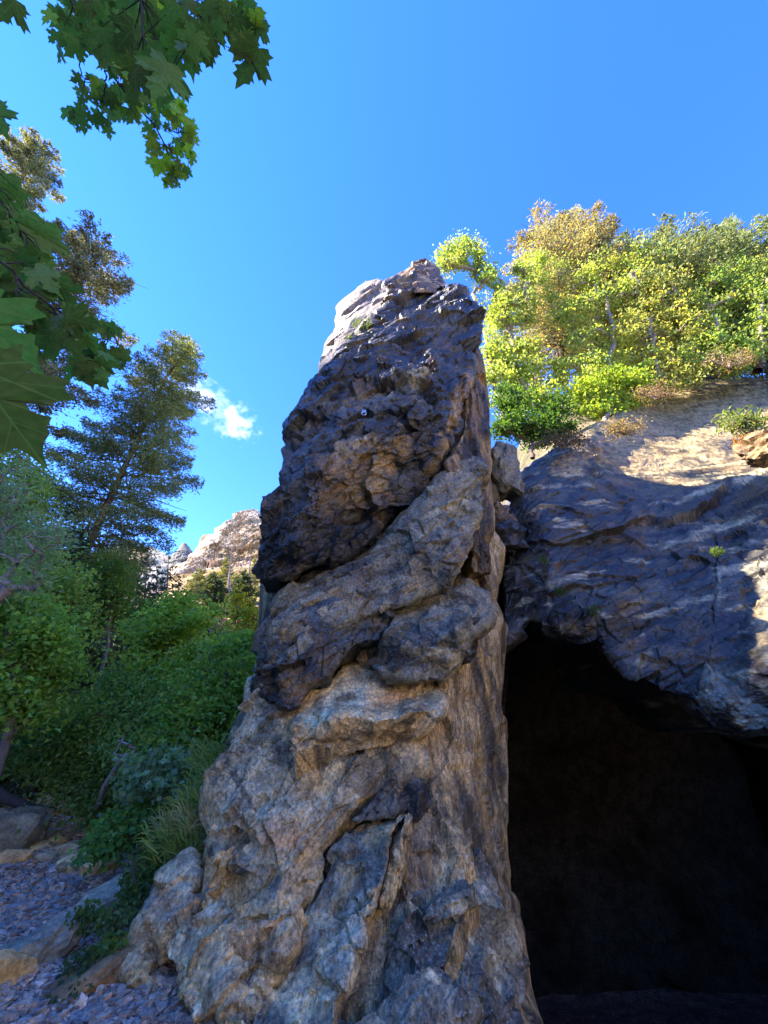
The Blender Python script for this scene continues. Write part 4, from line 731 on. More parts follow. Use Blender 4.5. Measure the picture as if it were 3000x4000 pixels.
OAK = [('small bright maple leaning out behind the summit of the rock tower', [(1900, 1320, 9.3), (1850, 1150, 9.3)], [(1830, 1000, 60, 55, 9.3, .6), (1750, 1020, 50, 35, 9.3, .5), (1870, 1080, 50, 50, 9.3, .5), (1930, 1090, 40, 40, 9.2, .4), (1800, 960, 60, 35, 9.3, .5)], 70, 5200, L2, 1960, 1640, 8.6),
       ('bright oak with a pale trunk, closest to the right side of the tower', [(2020, 1480, 9), (2000, 1300, 9.2)], [(2010, 1200, 110, 100, 9.4, .8), (1960, 1330, 60, 120, 9.2, .6), (2090, 1060, 90, 60, 9.5, .7), (2050, 1400, 90, 80, 9.2, .6), (1960, 1500, 50, 80, 9, .5), (2080, 1540, 110, 60, 8.9, .5), (1930, 1180, 60, 80, 9.2, .5), (1920, 1420, 40, 80, 9.0, .4)], 190, 15000, L1, 2120, 1600, 8.6),
       ('largest tangled oak at the centre of the sunlit thicket', [(2380, 1420, 9), (2400, 1280, 9.2), (2360, 1150, 9.4)], [(2250, 1180, 130, 110, 9.6, .8), (2400, 1100, 150, 110, 9.8, .9), (2520, 1010, 110, 70, 10, .8), (2220, 1030, 90, 70, 10, .7), (2330, 1330, 110, 70, 9.4, .6), (2250, 1460, 130, 80, 9.1, .5), (2440, 1420, 120, 70, 9.1, .5), (2300, 1560, 90, 50, 8.8, .4)], 230, 17000, L1, 2400, 1560, 8.6),
       ('wide oak with yellowish leaves right of the centre', [(2560, 1420, 9), (2540, 1250, 9.2)], [(2600, 1150, 150, 110, 9.6, .8), (2520, 1290, 120, 90, 9.3, .7), (2690, 1040, 110, 70, 10, .7), (2700, 1260, 100, 100, 9.3, .7), (2600, 1400, 120, 50, 9.1, .5), (2660, 1480, 110, 40, 9.0, .4), (2560, 1500, 80, 40, 9.0, .4)], 210, 16000, L3, 2600, 1530, 8.8),
       ('oak leaning right above the bare rock slab', [(2820, 1340, 8.8), (2780, 1200, 9)], [(2790, 1150, 110, 90, 9.4, .7), (2820, 1290, 100, 80, 9, .6), (2740, 1380, 110, 50, 8.9, .5), (2880, 1080, 90, 70, 9.6, .7), (2790, 1430, 110, 40, 8.9, .4), (2900, 1380, 80, 50, 8.8, .4)], 150, 11500, L2, 2800, 1470, 9),
       ('oak with bare twisted branches at the right edge', [(2960, 1300, 8.6), (2980, 1150, 8.8)], [(2960, 1160, 90, 90, 9, .6), (3050, 1080, 90, 90, 9, .6), (3010, 1250, 80, 60, 8.7, .5), (3100, 1250, 80, 90, 8.7, .5)], 120, 7500, L2, 2980, 1420, 8.8)]
for k, (lab, tr_, el, na, nl, c, ub, vb, yb) in enumerate(OAK):
    tr_ = [(a, b, y+1.7) for a, b, y in tr_]; el = [(e[0], e[1], e[2], e[3], e[4]+1.7, e[5]) for e in el]; yb += 1.9; nl = int(nl*1.1)
    broad('oak_tree', lab, 'oak tree' if k else 'tree', tuple(PX(ub, vb, yb)), tr_, el, int(na*.8), int(nl*.8), .14, c, group='sunlit trees above the cliff', clus=.23, bark=M_barkp, r0=.018, tr=.06, jit=.6, rmax=.085, col2=L3, f2=.12)
broad('shrub', 'bright green low shrub hanging over the sunlit rock edge', 'shrub', tuple(PX(2360, 1660, 9.6)), [(2380, 1600, 9.9)], [(2420, 1490, 120, 50, 10.4, .4), (2320, 1530, 90, 50, 10.2, .4), (2470, 1550, 60, 40, 10.4, .3), (2370, 1590, 90, 35, 10, .3)], 110, 9500, .12, (.34, .46, .08), clus=.17, bark=M_barkp, r0=.012, tr=.05, jit=.35)
broad('shrub', 'shaded deep green shrub in the corner between tower and cliff', 'shrub', tuple(PX(2080, 1790, 8.9)), [(2070, 1750, 9.0)], [(2000, 1650, 90, 70, 9.2, .4), (2100, 1680, 110, 60, 9.1, .4), (2190, 1640, 90, 60, 9.2, .4), (1980, 1560, 60, 60, 9.4, .4), (2120, 1580, 90, 60, 9.4, .4)], 120, 10000, .10, (.09, .19, .04), clus=.16, bark=M_bark, r0=.012, tr=.05, jit=.35)
for k, (lab, u, v, y, s, c) in enumerate([('reddish brown dry twiggy bush under the oaks', 2560, 1530, 8.8, 50, (.24, .17, .11)), ('tan dry brush at the foot of the bright hanging shrub', 2440, 1670, 7.7, 45, (.28, .22, .14)), ('dry brown brush under the right-hand oak', 2850, 1400, 8.6, 70, (.24, .19, .12)), ('dry tan brush along the cliff rim near the tower', 2200, 1720, 7.5, 50, (.2, .14, .08))]):
    broad('dry_brush', lab, 'brush', tuple(PX(u, v+s*.6, y)), [(u, v+s*.2, y)], [(u, v, s*1.6, s*.5, y, .3)], 50, 700, .07, c, group='dry brush along the cliff rim', clus=.14, bark=M_barkp, r0=.007, tr=.012, jit=.6)
# ------------------------------------------------------------------ maple leaves hanging into view (single leaves)
HALF = [(0, 0), (.07, -.05), (.20, -.12), (.30, -.06), (.44, -.07), (.36, .05), (.42, .13), (.34, .17), (.48, .24), (.66, .36), (.54, .40), (.57, .53), (.43, .49), (.36, .54), (.30, .43), (.17, .40), (.19, .55), (.31, .64), (.21, .70), (.23, .80), (.11, .82), (.06, .93), (0, 1.12)]
def maple_leaf_mesh(name, seed, mat):
    r = np.random.default_rng(seed); h = np.array(HALF); h2 = h[1:-1].copy(); h = h*(1+r.normal(0, .035, h.shape)); h[0] = 0; h[-1, 0] = 0
    o = np.concatenate([h, (h2*(1+r.normal(0, .035, h2.shape))*[-1, 1])[::-1]])
    n = len(o); mid = np.array([[0, .06], [0, .32], [0, .62]])
    V2 = np.concatenate([o, mid]); 
    z = -.20*V2[:, 0]**2*np.sign(r.normal()+.8)-.12*(V2[:, 1]-.3)**2 + .05*np.abs(V2[:, 0])+r.normal(0, .012, len(V2))
    V = np.c_[V2, z]; V[:, 1] -= 0
    F = []
    for i in range(n):
        j = (i+1) % n; ym = (V2[i, 1]+V2[j, 1])/2
        m = n if ym < .12 else (n+1 if ym < .56 else n+2)
        F.append((i, m, j) if True else 0)
    # stitch midrib points
    def fnd(a, b):
        return min(range(n), key=lambda q: 0 if False else abs(((V2[q, 1])-a))+ (0 if V2[q, 0]*b > 0 else 9))
    T = []
    for i in range(n):
        j = (i+1) % n
        mi = lambda q: n if V2[q, 1] < .12 else (n+1 if V2[q, 1] < .56 else n+2)
        a, b = mi(i), mi(j)
        T.append((i, j, a))
        if a != b: T.append((j, b, a))
    me = bpy.data.meshes.new(name); me.from_pydata([tuple(q) for q in V], [], [t[::-1] for t in T]); me.materials.append(mat); me.update()
    return me
def solid_leaf(name, c, trans=.5):
    m, n, l = nodes(name)
    tc = N(n, 'ShaderNodeTexCoord'); oi = N(n, 'ShaderNodeObjectInfo')
    sx = N(n, 'ShaderNodeSeparateXYZ'); l.new(tc.outputs['Object'], sx.inputs[0])
    ab = N(n, 'ShaderNodeMath', operation='ABSOLUTE'); l.new(sx.outputs[0], ab.inputs[0])
    def mth(op, x, y=None):
        k = N(n, 'ShaderNodeMath', operation=op)
        for i_, q_ in enumerate((x, y)):
            if q_ is None: continue
            if isinstance(q_, (int, float)): k.inputs[i_].default_value = q_
            else: l.new(q_, k.inputs[i_])
        return k.outputs[0]
    X0 = ab.outputs[0]; Y0 = sx.outputs[1]; dmin = None
    for a_, o_ in ((0, 0), (.72, 0), (1.35, 0), (.75, .3), (.7, .55), (1.1, .12)):   # ribs radiating from the stalk, side veins off the midrib
        yy_ = mth('SUBTRACT', Y0, o_); d_ = mth('ABSOLUTE', mth('SUBTRACT', mth('MULTIPLY', X0, math.cos(a_)), mth('MULTIPLY', yy_, math.sin(a_))))
        fwd = mth('LESS_THAN', mth('ADD', mth('MULTIPLY', X0, math.sin(a_)), mth('MULTIPLY', yy_, math.cos(a_))), 0); d_ = mth('ADD', d_, fwd)
        if o_: d_ = mth('ADD', d_, .004)
        dmin = d_ if dmin is None else mth('MINIMUM', dmin, d_)
    rib = ramp(n, [(0.0, (.8, .8, .8)), (0.005, (.7, .7, .7)), (0.011, (0, 0, 0))]); l.new(dmin, rib.inputs[0])
    wv = N(n, 'ShaderNodeTexWave', wave_type='BANDS', bands_direction='DIAGONAL'); wv.inputs['Scale'].default_value = 4.0; wv.inputs['Distortion'].default_value = 1.0
    cx = N(n, 'ShaderNodeCombineXYZ'); l.new(ab.outputs[0], cx.inputs[0])
    ng = N(n, 'ShaderNodeMath', operation='MULTIPLY'); ng.inputs[1].default_value = -1; l.new(sx.outputs[1], ng.inputs[0]); l.new(ng.outputs[0], cx.inputs[1]); l.new(cx.outputs[0], wv.inputs['Vector'])
    nz = N(n, 'ShaderNodeTexNoise', i_Scale=9.0, i_Detail=5.0); l.new(tc.outputs['Object'], nz.inputs['Vector'])
    hs = N(n, 'ShaderNodeHueSaturation'); hs.inputs['Color'].default_value = (*c, 1)
    mr = N(n, 'ShaderNodeMapRange'); mr.inputs['To Min'].default_value = .47; mr.inputs['To Max'].default_value = .53; l.new(oi.outputs['Random'], mr.inputs[0]); 
    mv = N(n, 'ShaderNodeMapRange'); mv.inputs['To Min'].default_value = .65; mv.inputs['To Max'].default_value = 1.35; l.new(oi.outputs['Random'], mv.inputs[0])
    l.new(mr.outputs[0], hs.inputs['Hue']); l.new(mv.outputs[0], hs.inputs['Value'])
    r2 = ramp(n, [(.3, (.8, .8, .8)), (.7, (1.15, 1.15, 1.1))]); l.new(nz.outputs['Fac'], r2.inputs[0])
    mx = N(n, 'ShaderNodeMix', data_type='RGBA', blend_type='MULTIPLY'); mx.inputs[0].default_value = 1; l.new(hs.outputs[0], mx.inputs[6]); l.new(r2.outputs[0], mx.inputs[7])
    m2 = N(n, 'ShaderNodeMix', data_type='RGBA'); l.new(rib.outputs[0], m2.inputs[0]); l.new(mx.outputs[2], m2.inputs[6]); m2.inputs[7].default_value = (c[0]*1.5, c[1]*1.3, c[2]*1.5, 1)
    d = N(n, 'ShaderNodeBsdfPrincipled', i_Roughness=.5); l.new(m2.outputs[2], d.inputs['Base Color'])
    b = N(n, 'ShaderNodeBump', i_Strength=.1, i_Distance=.005); l.new(wv.outputs['Fac'], b.inputs['Height']); l.new(b.outputs[0], d.inputs['Normal'])
    t = N(n, 'ShaderNodeBsdfTranslucent'); mt = N(n, 'ShaderNodeMix', data_type='RGBA', blend_type='MULTIPLY'); mt.inputs[0].default_value = 1; l.new(m2.outputs[2], mt.inputs[6]); mt.inputs[7].default_value = (1.6, 1.5, .55, 1); l.new(mt.outputs[2], t.inputs[0])
    s = N(n, 'ShaderNodeMixShader'); s.inputs[0].default_value = trans; l.new(d.outputs[0], s.inputs[1]); l.new(t.outputs[0], s.inputs[2])
    o = N(n, 'ShaderNodeOutputMaterial'); l.new(s.outputs[0], o.inputs[0]); return m
ML1 = solid_leaf('maple_leaf_green', (.13, .25, .06), .5); ML2 = solid_leaf('maple_leaf_sun_tone', (.30, .45, .05), .6)  # second copy is yellower: sunlight on the leaves put into their colour
LM = [maple_leaf_mesh('leaf', s, ML1) for s in range(5)]; LM_SUN = [maple_leaf_mesh('leaf', s+9, ML2) for s in range(4)]
def PT(u, v, t):
    xn = (u-1500)/FPX; yn = (2000-v)/FPX
    return np.array([xn*t, (cP-yn*sP)*t, CAMZ+(sP+yn*cP)*t])
CAMP = np.array([0, 0, CAMZ])
def place_leaf(root, u, v, t, size, ang, me, tilt=.45):
    c = PT(u, v, t); view = unit(CAMP-c); nrm = unit(view+rng.normal(0, tilt, 3)+np.array([0, 0, -.15]))
    up = PT(u+math.sin(ang)*10, v-math.cos(ang)*10, t)-c; y = unit(up-nrm*np.dot(up, nrm)); x = np.cross(y, nrm)
    o = bpy.data.objects.new('leaf', me); COL.objects.link(o)
    M = Matrix(((x[0], y[0], nrm[0], 0), (x[1], y[1], nrm[1], 0), (x[2], y[2], nrm[2], 0), (0, 0, 0, 1)))
    b = c-y*size*.35
    M = Matrix.Translation(tuple(b)) @ M @ Matrix.Scale(size, 4); o.parent = root
    o.matrix_parent_inverse = Matrix.Translation(root.location).inverted(); o.matrix_basis = M
    return b
M_twig = bark_mat('dark_twig_bark', (.03, .022, .018), (.08, .06, .045), 20)
def hanging(name, label, base, trunk, limbs, ells, cat='tree', tr=.11):
    root = empty(name, base, label, cat)
    T = [tube(np.array(trunk), np.linspace(tr, tr*.4, len(trunk)), 10)]; pts = []
    for L_ in limbs:
        P = np.array([PT(*q[:3]) for q in L_['p']]); 
        if L_.get('from') is not None: P = np.vstack([L_['from'], P])
        dd = np.r_[0, np.cumsum(np.linalg.norm(np.diff(P, axis=0), axis=1))]; ss = np.linspace(0, dd[-1], 26); Q = np.stack([np.interp(ss, dd, P[:, k]) for k in range(3)], -1)
        Q[1:-1] += rnd(24, .004); T.append(tube(Q, np.linspace(L_['r'], L_['r']*.3, 26), 6)); pts.append(Q)
    pts = np.concatenate(pts); tw = []; taken = []
    for (u, v, ru, rv, t, tt, n, size, sun_share) in ells:
        for k in range(n):
            for _ in range(12):
                d = rng.normal(0, 1, 2); d = d/np.linalg.norm(d)*math.sqrt(rng.random()); uu, vv = u+d[0]*ru, v+d[1]*rv
                if not taken or min((uu-a)**2+(vv-b)**2 for a, b in taken) > (size/t*FPX*.30)**2: break
            taken.append((uu, vv)); t_ = t+rng.uniform(-tt, tt); sz = size*rng.uniform(.55, .95)
            me = LM_SUN[k % 4] if rng.random() < sun_share else LM[k % 5]
            b = place_leaf(root, uu, vv, t_, sz, math.pi+rng.normal(0, .7), me)
            j = np.argmin(np.linalg.norm(pts-b, axis=1)+.0); e = pts[j]; m = (b+e)/2+np.array([0, 0, .02]); L = np.linalg.norm(b-e)
            if L > .02: tw.append(tube(np.array([e, m, b]), [.0022, .0016, .001], 4))
    V, F = join(T); shift(new_mesh('trunk', V, F, M_twig, None, True), root)
    V, F = join(tw); shift(tag(new_mesh('twigs', V, F, M_twig, None, True), kind='stuff'), root)
    return root
tk = [(-4.6, .5, 0), (-4.6, .5, 1.5), (-4.5, .55, 3), (-4.4, .6, 4.5), (-4.2, .5, 6.2)]
hanging('maple_tree', 'overhead maple whose leafy branches hang into the top left of the sky', (-4.6, .5, 0), tk,
    [dict(p=[(200, -250, 1.9), (260, -60, 1.9), (320, 120, 1.9), (420, 270, 2.0), (520, 400, 2.2), (600, 480, 2.4), (650, 580, 2.6), (690, 690, 2.7)], r=.014, **{'from': np.array(tk[4])}),
     dict(p=[(560, -250, 1.5), (545, -40, 1.45), (560, 120, 1.4), (590, 220, 1.4), (640, 330, 1.4)], r=.009, **{'from': np.array(tk[4])}),
     dict(p=[(640, -200, 1.5), (720, 30, 1.5), (800, 90, 1.5), (880, 120, 1.5), (950, 200, 1.5), (985, 250, 1.5)], r=.007, **{'from': np.array(tk[4])}),
     dict(p=[(250, 60, 2.0), (300, 200, 2.1), (330, 330, 2.2), (310, 430, 2.3)], r=.005), dict(p=[(690, 520, 2.6), (740, 560, 2.7), (730, 680, 2.8)], r=.004), dict(p=[(420, 270, 2.0), (400, 400, 2.2), (400, 480, 2.3)], r=.004)],
    [(420, 60, 230, 80, 1.95, .2, 38, .10, .08), (290, 150, 90, 80, 1.9, .1, 16, .09, .05), (560, 110, 180, 110, 1.55, .15, 22, .12, .12), (740, 110, 120, 110, 1.5, .1, 13, .12, .05), (760, 200, 50, 50, 1.4, .1, 4, .13, .3),
     (890, 50, 110, 60, 1.5, .1, 12, .085, .1), (960, 130, 50, 80, 1.5, .05, 6, .1, .1), (975, 240, 10, 20, 1.5, .02, 1, .16, 0), (470, 220, 90, 60, 2.0, .1, 13, .10, .05), (580, 270, 80, 50, 1.5, .1, 8, .13, .05), (650, 300, 20, 20, 1.4, .05, 2, .17, 0),
     (330, 330, 55, 30, 2.2, .1, 6, .08, .05), (370, 380, 60, 60, 2.2, .1, 10, .08, .1), (290, 440, 30, 40, 2.3, .05, 4, .09, .05), (370, 490, 70, 40, 2.3, .1, 9, .09, .05), (470, 400, 90, 60, 2.2, .1, 16, .085, .1),
     (580, 390, 60, 50, 2.2, .1, 10, .085, .3), (640, 420, 50, 40, 2.3, .1, 8, .085, .5), (690, 430, 25, 50, 2.5, .1, 7, .09, .9), (600, 520, 60, 50, 2.5, .1, 8, .085, .5), (740, 530, 25, 60, 2.6, .1, 10, .09, .6),
     (640, 600, 60, 60, 2.6, .1, 9, .09, .7), (700, 620, 50, 80, 2.7, .1, 20, .08, .3), (610, 650, 15, 15, 2.6, .05, 2, .12, 1), (680, 700, 30, 25, 2.7, .05, 5, .08, .5), (30, 20, 20, 20, 1.6, .02, 1, .14, 0)])
tk2 = [(-2.0, .1, 0), (-1.95, .2, 1.2), (-1.8, .4, 2.2), (-1.5, .65, 2.9)]
hanging('maple_sapling', 'near maple sapling with very large close leaves along the left edge', (-2.0, .1, 0), tk2,
    [dict(p=[(-250, 850, 1.1), (-60, 980, 1.1), (60, 1075, 1.1), (200, 1195, 1.2), (320, 1300, 1.35), (400, 1325, 1.45), (460, 1345, 1.5)], r=.006, **{'from': np.array(tk2[3])}),
     dict(p=[(205, 1200, 1.2), (260, 1290, 1.25), (300, 1370, 1.35), (320, 1440, 1.4)], r=.0035), dict(p=[(60, 1075, 1.1), (75, 1180, 1.0), (100, 1260, 1.0)], r=.003), dict(p=[(-150, 600, 1.2), (-20, 750, 1.2), (60, 860, 1.2), (80, 900, 1.2)], r=.005, **{'from': np.array(tk2[3])}),
     dict(p=[(-300, 1300, .5), (-150, 1350, .45), (-60, 1500, .42)], r=.003, **{'from': np.array(tk2[2])})],
    [(10, 800, 50, 90, 1.4, .06, 8, .12, 0), (165, 930, 25, 20, 1.25, .02, 2, .15, 0), (40, 920, 60, 60, 1.4, .05, 8, .12, 0), (90, 1010, 50, 40, 1.2, .03, 5, .10, 0), (150, 1050, 40, 40, 1.2, .03, 3, .10, 0), (30, 1090, 50, 50, 1.3, .03, 7, .11, 0),
     (225, 1140, 30, 20, 1.3, .03, 2, .13, .1), (110, 1200, 60, 50, 1.3, .03, 6, .12, 0), (270, 1250, 50, 30, 1.15, .04, 4, .12, .1), (220, 1320, 60, 40, 1.3, .04, 5, .12, 0), (110, 1360, 60, 40, 1.3, .03, 3, .12, 0),
     (430, 1290, 45, 20, 1.5, .04, 4, .085, 0), (470, 1390, 30, 40, 1.5, .04, 4, .09, 0), (400, 1400, 50, 40, 1.45, .05, 8, .085, 0), (330, 1430, 40, 40, 1.4, .04, 6, .09, 0), (380, 1460, 30, 15, 1.4, .03, 3, .09, 0), (330, 1340, 25, 20, 1.35, .02, 2, .085, 0),
     (5, 230, 10, 40, .9, .02, 0, .1, 0), (-10, 480, 15, 30, .9, .02, 1, .10, 0), (60, 1180, 60, 40, 1.3, .02, 4, .11, 0)], 'tree', .028)
# the two biggest leaves, close to the lens
r_ = [o for o in COL.objects if o.name.startswith('maple_sapling')][0]
for (u, v, t, s, a) in [(-10, 1570, .46, .12, math.pi*.82), (-40, 1280, .55, .115, math.pi*.75)]: place_leaf(r_, u, v, t, s, a, LM[1], .12)

# ------------------------------------------------------------------ stones, plants, small things
M_stone = rock_mat('creek_stone', fine=22, bump=.5, rough=.7, spec=.35, var=.3, dist=.01)
def ico(sub=1):
    import bmesh
    b = bmesh.new(); bmesh.ops.create_icosphere(b, subdivisions=sub, radius=1.0); V = np.array([v.co[:] for v in b.verts]); F = np.array([[v.index for v in f.verts] for f in b.faces]); b.free(); return V, F
I1, IF1 = ico(1); I3, IF3 = ico(3)
B8 = np.array([(x, y, z) for x in (-1, 1) for y in (-1, 1) for z in (-1, 1)])*.62; BF = np.array([(0, 1, 3), (0, 3, 2), (4, 6, 7), (4, 7, 5), (0, 4, 5), (0, 5, 1), (2, 3, 7), (2, 7, 6), (0, 2, 6), (0, 6, 4), (1, 5, 7), (1, 7, 3)])
SC = np.array([(.26, .25, .25), (.34, .33, .33), (.20, .20, .22), (.36, .30, .25), (.16, .15, .15), (.42, .40, .38), (.28, .24, .21), (.24, .25, .28)])*np.array([1.32, 1.04, .74])*1.0
n = 42000
yy = 3.0+18*rng.random(n)**1.9; lo = -yy*1.05-1.2; hi = np.minimum(-.5-.42*(yy-3)*.6, -.4); xx = lo+(hi-lo)*rng.random(n)
sz = .009+.028*rng.random(n)**4*(1+yy*.05)+.0014*yy; zz = height(xx, yy)
A = rng.uniform(0, 6.28, n); S = np.stack([rng.uniform(.8, 1.5, n), rng.uniform(.6, 1.1, n), rng.uniform(.35, .75, n)], -1)*sz[:, None]
D = B8[None]*(1+rng.normal(0, .24, (n, 8, 3))); D = D*S[:, None]; ca, sa = np.cos(A)[:, None], np.sin(A)[:, None]
tl = rng.normal(0, .25, n)[:, None]
X_ = D[..., 0]*ca-D[..., 1]*sa; Y_ = D[..., 0]*sa+D[..., 1]*ca; Z_ = D[..., 2]+X_*tl
V = np.stack([X_+xx[:, None], Y_+yy[:, None], Z_+zz[:, None]+.25*sz[:, None]], -1).reshape(-1, 3)
F = (BF[None]+(np.arange(n)*8)[:, None, None]).reshape(-1, 3)
c = SC[rng.integers(0, 8, n)]*rng.uniform(.8, 1.25, (n, 1))
g = new_mesh('gravel', V, F, M_stone, None, False, np.repeat(c, 8, 0)); g['kind'] = 'stuff'
def boulder(name, label, loc, s, rz, col, cat='boulder', group=None, seed=0, mat=None, sub=(I3, IF3), amp=.28, tilt=0):
    V0, F0 = sub; V0 = V0/((np.abs(V0)**5).sum(-1, keepdims=True)**.2)*.92; P = V0*np.array(s); P = P+V0*relief(V0*1.3+seed*7.7, [(1.0, amp*1.3, 'f'), (.45, amp*.6, 'f'), (.2, amp*.2, 'f')], seed)[:, None]*min(s)
    a = rz; R = np.array([[math.cos(a), -math.sin(a), 0], [math.sin(a), math.cos(a), 0], [0, 0, 1]]); T = np.array([[math.cos(tilt), 0, math.sin(tilt)], [0, 1, 0], [-math.sin(tilt), 0, math.cos(tilt)]])
    P = P @ T.T @ R.T
    cc = paint(P*2+seed, P[:, 0], P[:, 1], col, [('n', np.asarray(col)*.55, (1, 1, 1), .0, .3, .6, seed), ('n', np.asarray(col)*1.4, (2, 2, 2), .15, .2, .5, seed+3)])
    o = new_mesh(name, P, F0, mat or M_stone, None, False, cc); o.location = tuple(float(q) for q in loc); return tag(o, label, cat, group)
I4, IF4 = ico(4)
def onground(u, v, lift=0):
    """ground point seen at a photo pixel"""
    lo_, hi_ = .5, 60.
    for y in np.linspace(1.5, 60, 1500):
        p = PX(u, v, y)
        if p[2] <= gz(p[0], p[1]): break
    return np.array([p[0], p[1], gz(p[0], p[1])+lift])
boulder('boulder', 'rounded dark grey boulder at the left edge of the creek bed', onground(30, 3320, .15), (.42, .4, .36), .3, GREY*.8, seed=1, sub=(I4, IF4), amp=.12)
boulder('boulder', 'pale slanting flat boulder above the rounded dark one', onground(60, 3230, .12), (.5, .35, .18), .5, GREY*.7, seed=2, sub=(I4, IF4))
boulder('boulder', 'angular bluish boulder half buried in gravel at the foot of the tower', onground(130, 3760, .05), (.26, .17, .14), .9, BLUE*1.7, seed=3, sub=(I4, IF4), tilt=-.3)
boulder('boulder', 'tan tilted slab stone at the bottom left corner', onground(20, 3850, .03), (.20, .07, .12), 1.2, TAN*1.1, seed=4, sub=(I4, IF4), tilt=.4)
boulder('boulder', 'grey ledge rock beside the twig at the foot of the tower', onground(440, 3560, .05), (.45, .2, .2), .95, GREY*1.1, seed=6, sub=(I4, IF4), amp=.2, tilt=-.3)
boulder('boulder', 'brownish earth-stained rock under the creeping plants', onground(360, 3850, .02), (.3, .16, .1), .9, BROWN*1.3, seed=7, sub=(I4, IF4), amp=.2, tilt=-.3)
for k in range(46):   # creek stones big enough to pick out
    u = rng.uniform(-30, 300) if k < 34 else rng.uniform(250, 420); v = rng.uniform(3130, 3440) if k < 34 else rng.uniform(3330, 3420)
    if k % 3 == 0: v = rng.uniform(3020, 3130); u = rng.uniform(-20, 260)
    p = onground(u, v); s = rng.uniform(.07, .2)*(p[1]/9)**.5
    boulder('creek_stone', ['mid grey', 'light grey', 'dark blue grey', 'tan', 'very dark', 'pale', 'brownish grey', 'bluish grey'][k % 8]+' angular stone lying among the other stones of the creek bed', p+[0, 0, s*.2], (s*1.3, s, s*.6), rng.uniform(0, 3), SC[k % 8]*1.1, 'stone', 'stones of the creek bed', seed=20+k, sub=ico(2), amp=.3)
# grey boulder and chockstones in the gap between tower and cliff
boulder('chockstone', 'smooth grey boulder wedged behind the tower below the shaded shrub', PX(1955, 1850, 7.4), (.34, .45, .7), .3, GREY*.75, seed=60, sub=(I4, IF4), amp=.3, mat=M_grey)
boulder('chockstone', 'small jagged brown rock wedged in the gap below the grey boulder', PX(1945, 2030, 6.9), (.22, .3, .26), .3, BROWN*.7, seed=61, sub=(I4, IF4), mat=M_grey)
boulder('chockstone', 'dark rock wedged deep between tower and cliff', PX(1960, 2110, 6.8), (.3, .4, .3), .9, DARK*1.2, seed=62, sub=(I4, IF4), mat=M_dark)
boulder('rim_rock', 'brown rock at the right edge above the cliff rim', PX(2990, 1760, 5.6), (.30, .3, .25), .4, BROWN*1.3, seed=63, sub=(I4, IF4), mat=M_grey)
# fallen log
P = np.array([PX(-60, 3060, 9.5), PX(30, 3120, 9.3), PX(120, 3155, 9.2), PX(220, 3165, 9.4)]); V, F = tube(P, [.10, .09, .07, .04], 9)
lg = new_mesh('fallen_log', V, F, M_twig, None, True); tag(lg, 'dark fallen log lying across the creek stones', 'log')
# small plants
def tuft(name, label, cat, centre, n, h, col, spread=.12, w=.012, lean=(0, 0, 1), group=None, mat=None, aim=.45):
    c = np.asarray(centre, float); B = c+np.c_[rng.normal(0, spread, n), rng.normal(0, spread*.5, n), rng.normal(0, spread*.4, n)]
    d = unit(np.asarray(lean)+rng.normal(0, aim, (n, 3))); L = h*rng.uniform(.5, 1.2, n)[:, None]; s = unit(np.cross(d, rnd(n)))*w
    p1 = B+d*L*.5; p2 = B+d*L*.85+np.array([0, 0, -.22])*L; V = np.stack([B-s, B+s, p1+s*.8, p1-s*.8, p2], 1).reshape(-1, 3); i = np.arange(n)[:, None]*5
    o = new_mesh(name, V-c, np.concatenate([i+[0, 1, 2], i+[0, 2, 3], i+[3, 2, 4]]), mat or M_leaf, None, False, np.repeat(vary(n, col), 5, 0)); o.location = tuple(c); return tag(o, label, cat, group)
for k, (u, v, y, n_, lab) in enumerate([(840, 3010, 5.3, 300, 'topmost grass tuft on the left shoulder of the tower foot'), (780, 3110, 5.1, 420, 'second grass tuft, just under the topmost on the tower foot'), (720, 3190, 5.0, 420, 'pale grass tuft with straw blades in the middle of the row'), (680, 3270, 4.9, 320, 'lowest grass tuft beside the creeping plants'), (800, 2930, 5.6, 200, 'small grass tuft under the dense shrub')]):
    tuft('grass_tuft', lab, 'grass', PX(u+25, v+40, y), n_, .34, (.26, .36, .10) if k != 2 else (.42, .42, .2), .13, .006, (-.5, -.3, .8), 'grass tufts along the tower foot')
tuft('grass_tuft', 'little green grass tuft on the sunlit shoulder of the tower', 'grass', PX(1410, 1270, 5.15), 80, .22, (.2, .28, .06), .10, .005, (.1, -.3, .9), 'grass on the tower')
tuft('grass_tuft', 'tiny grass tuft lower on the shoulder of the tower', 'grass', PX(1365, 1325, 5.15), 40, .16, (.18, .26, .06), .05, .005, (.1, -.3, .9), 'grass on the tower')
def herb(name, label, ctr, r, n, size, col, group=None, squash=(1, .6, .8), stems=9, cat='plant', asp=.6, up=.4):
    root = empty(name, ctr, label, cat, group); c = np.asarray(ctr, float); q = unit(rnd(n))*rng.random((n, 1))**.5*r*np.array(squash)
    V, F = leaf_cloud(q, size*rng.uniform(.6, 1.3, n), asp, up); o = new_mesh('leaves', V, F, M_leaf, root, False, np.repeat(vary(n, col), 4, 0))
    T = []
    for k in range(stems):
        e = q[k % n]; T.append(tube(np.array([[0, 0, -r*squash[2]*.9], e*.5+rnd(1, r*.08)[0], e]), [.006*r/.2, .004*r/.2, .002*r/.2], 4))
    V, F = join(T); new_mesh('stem', V, F, M_bark, root, True)
    return root
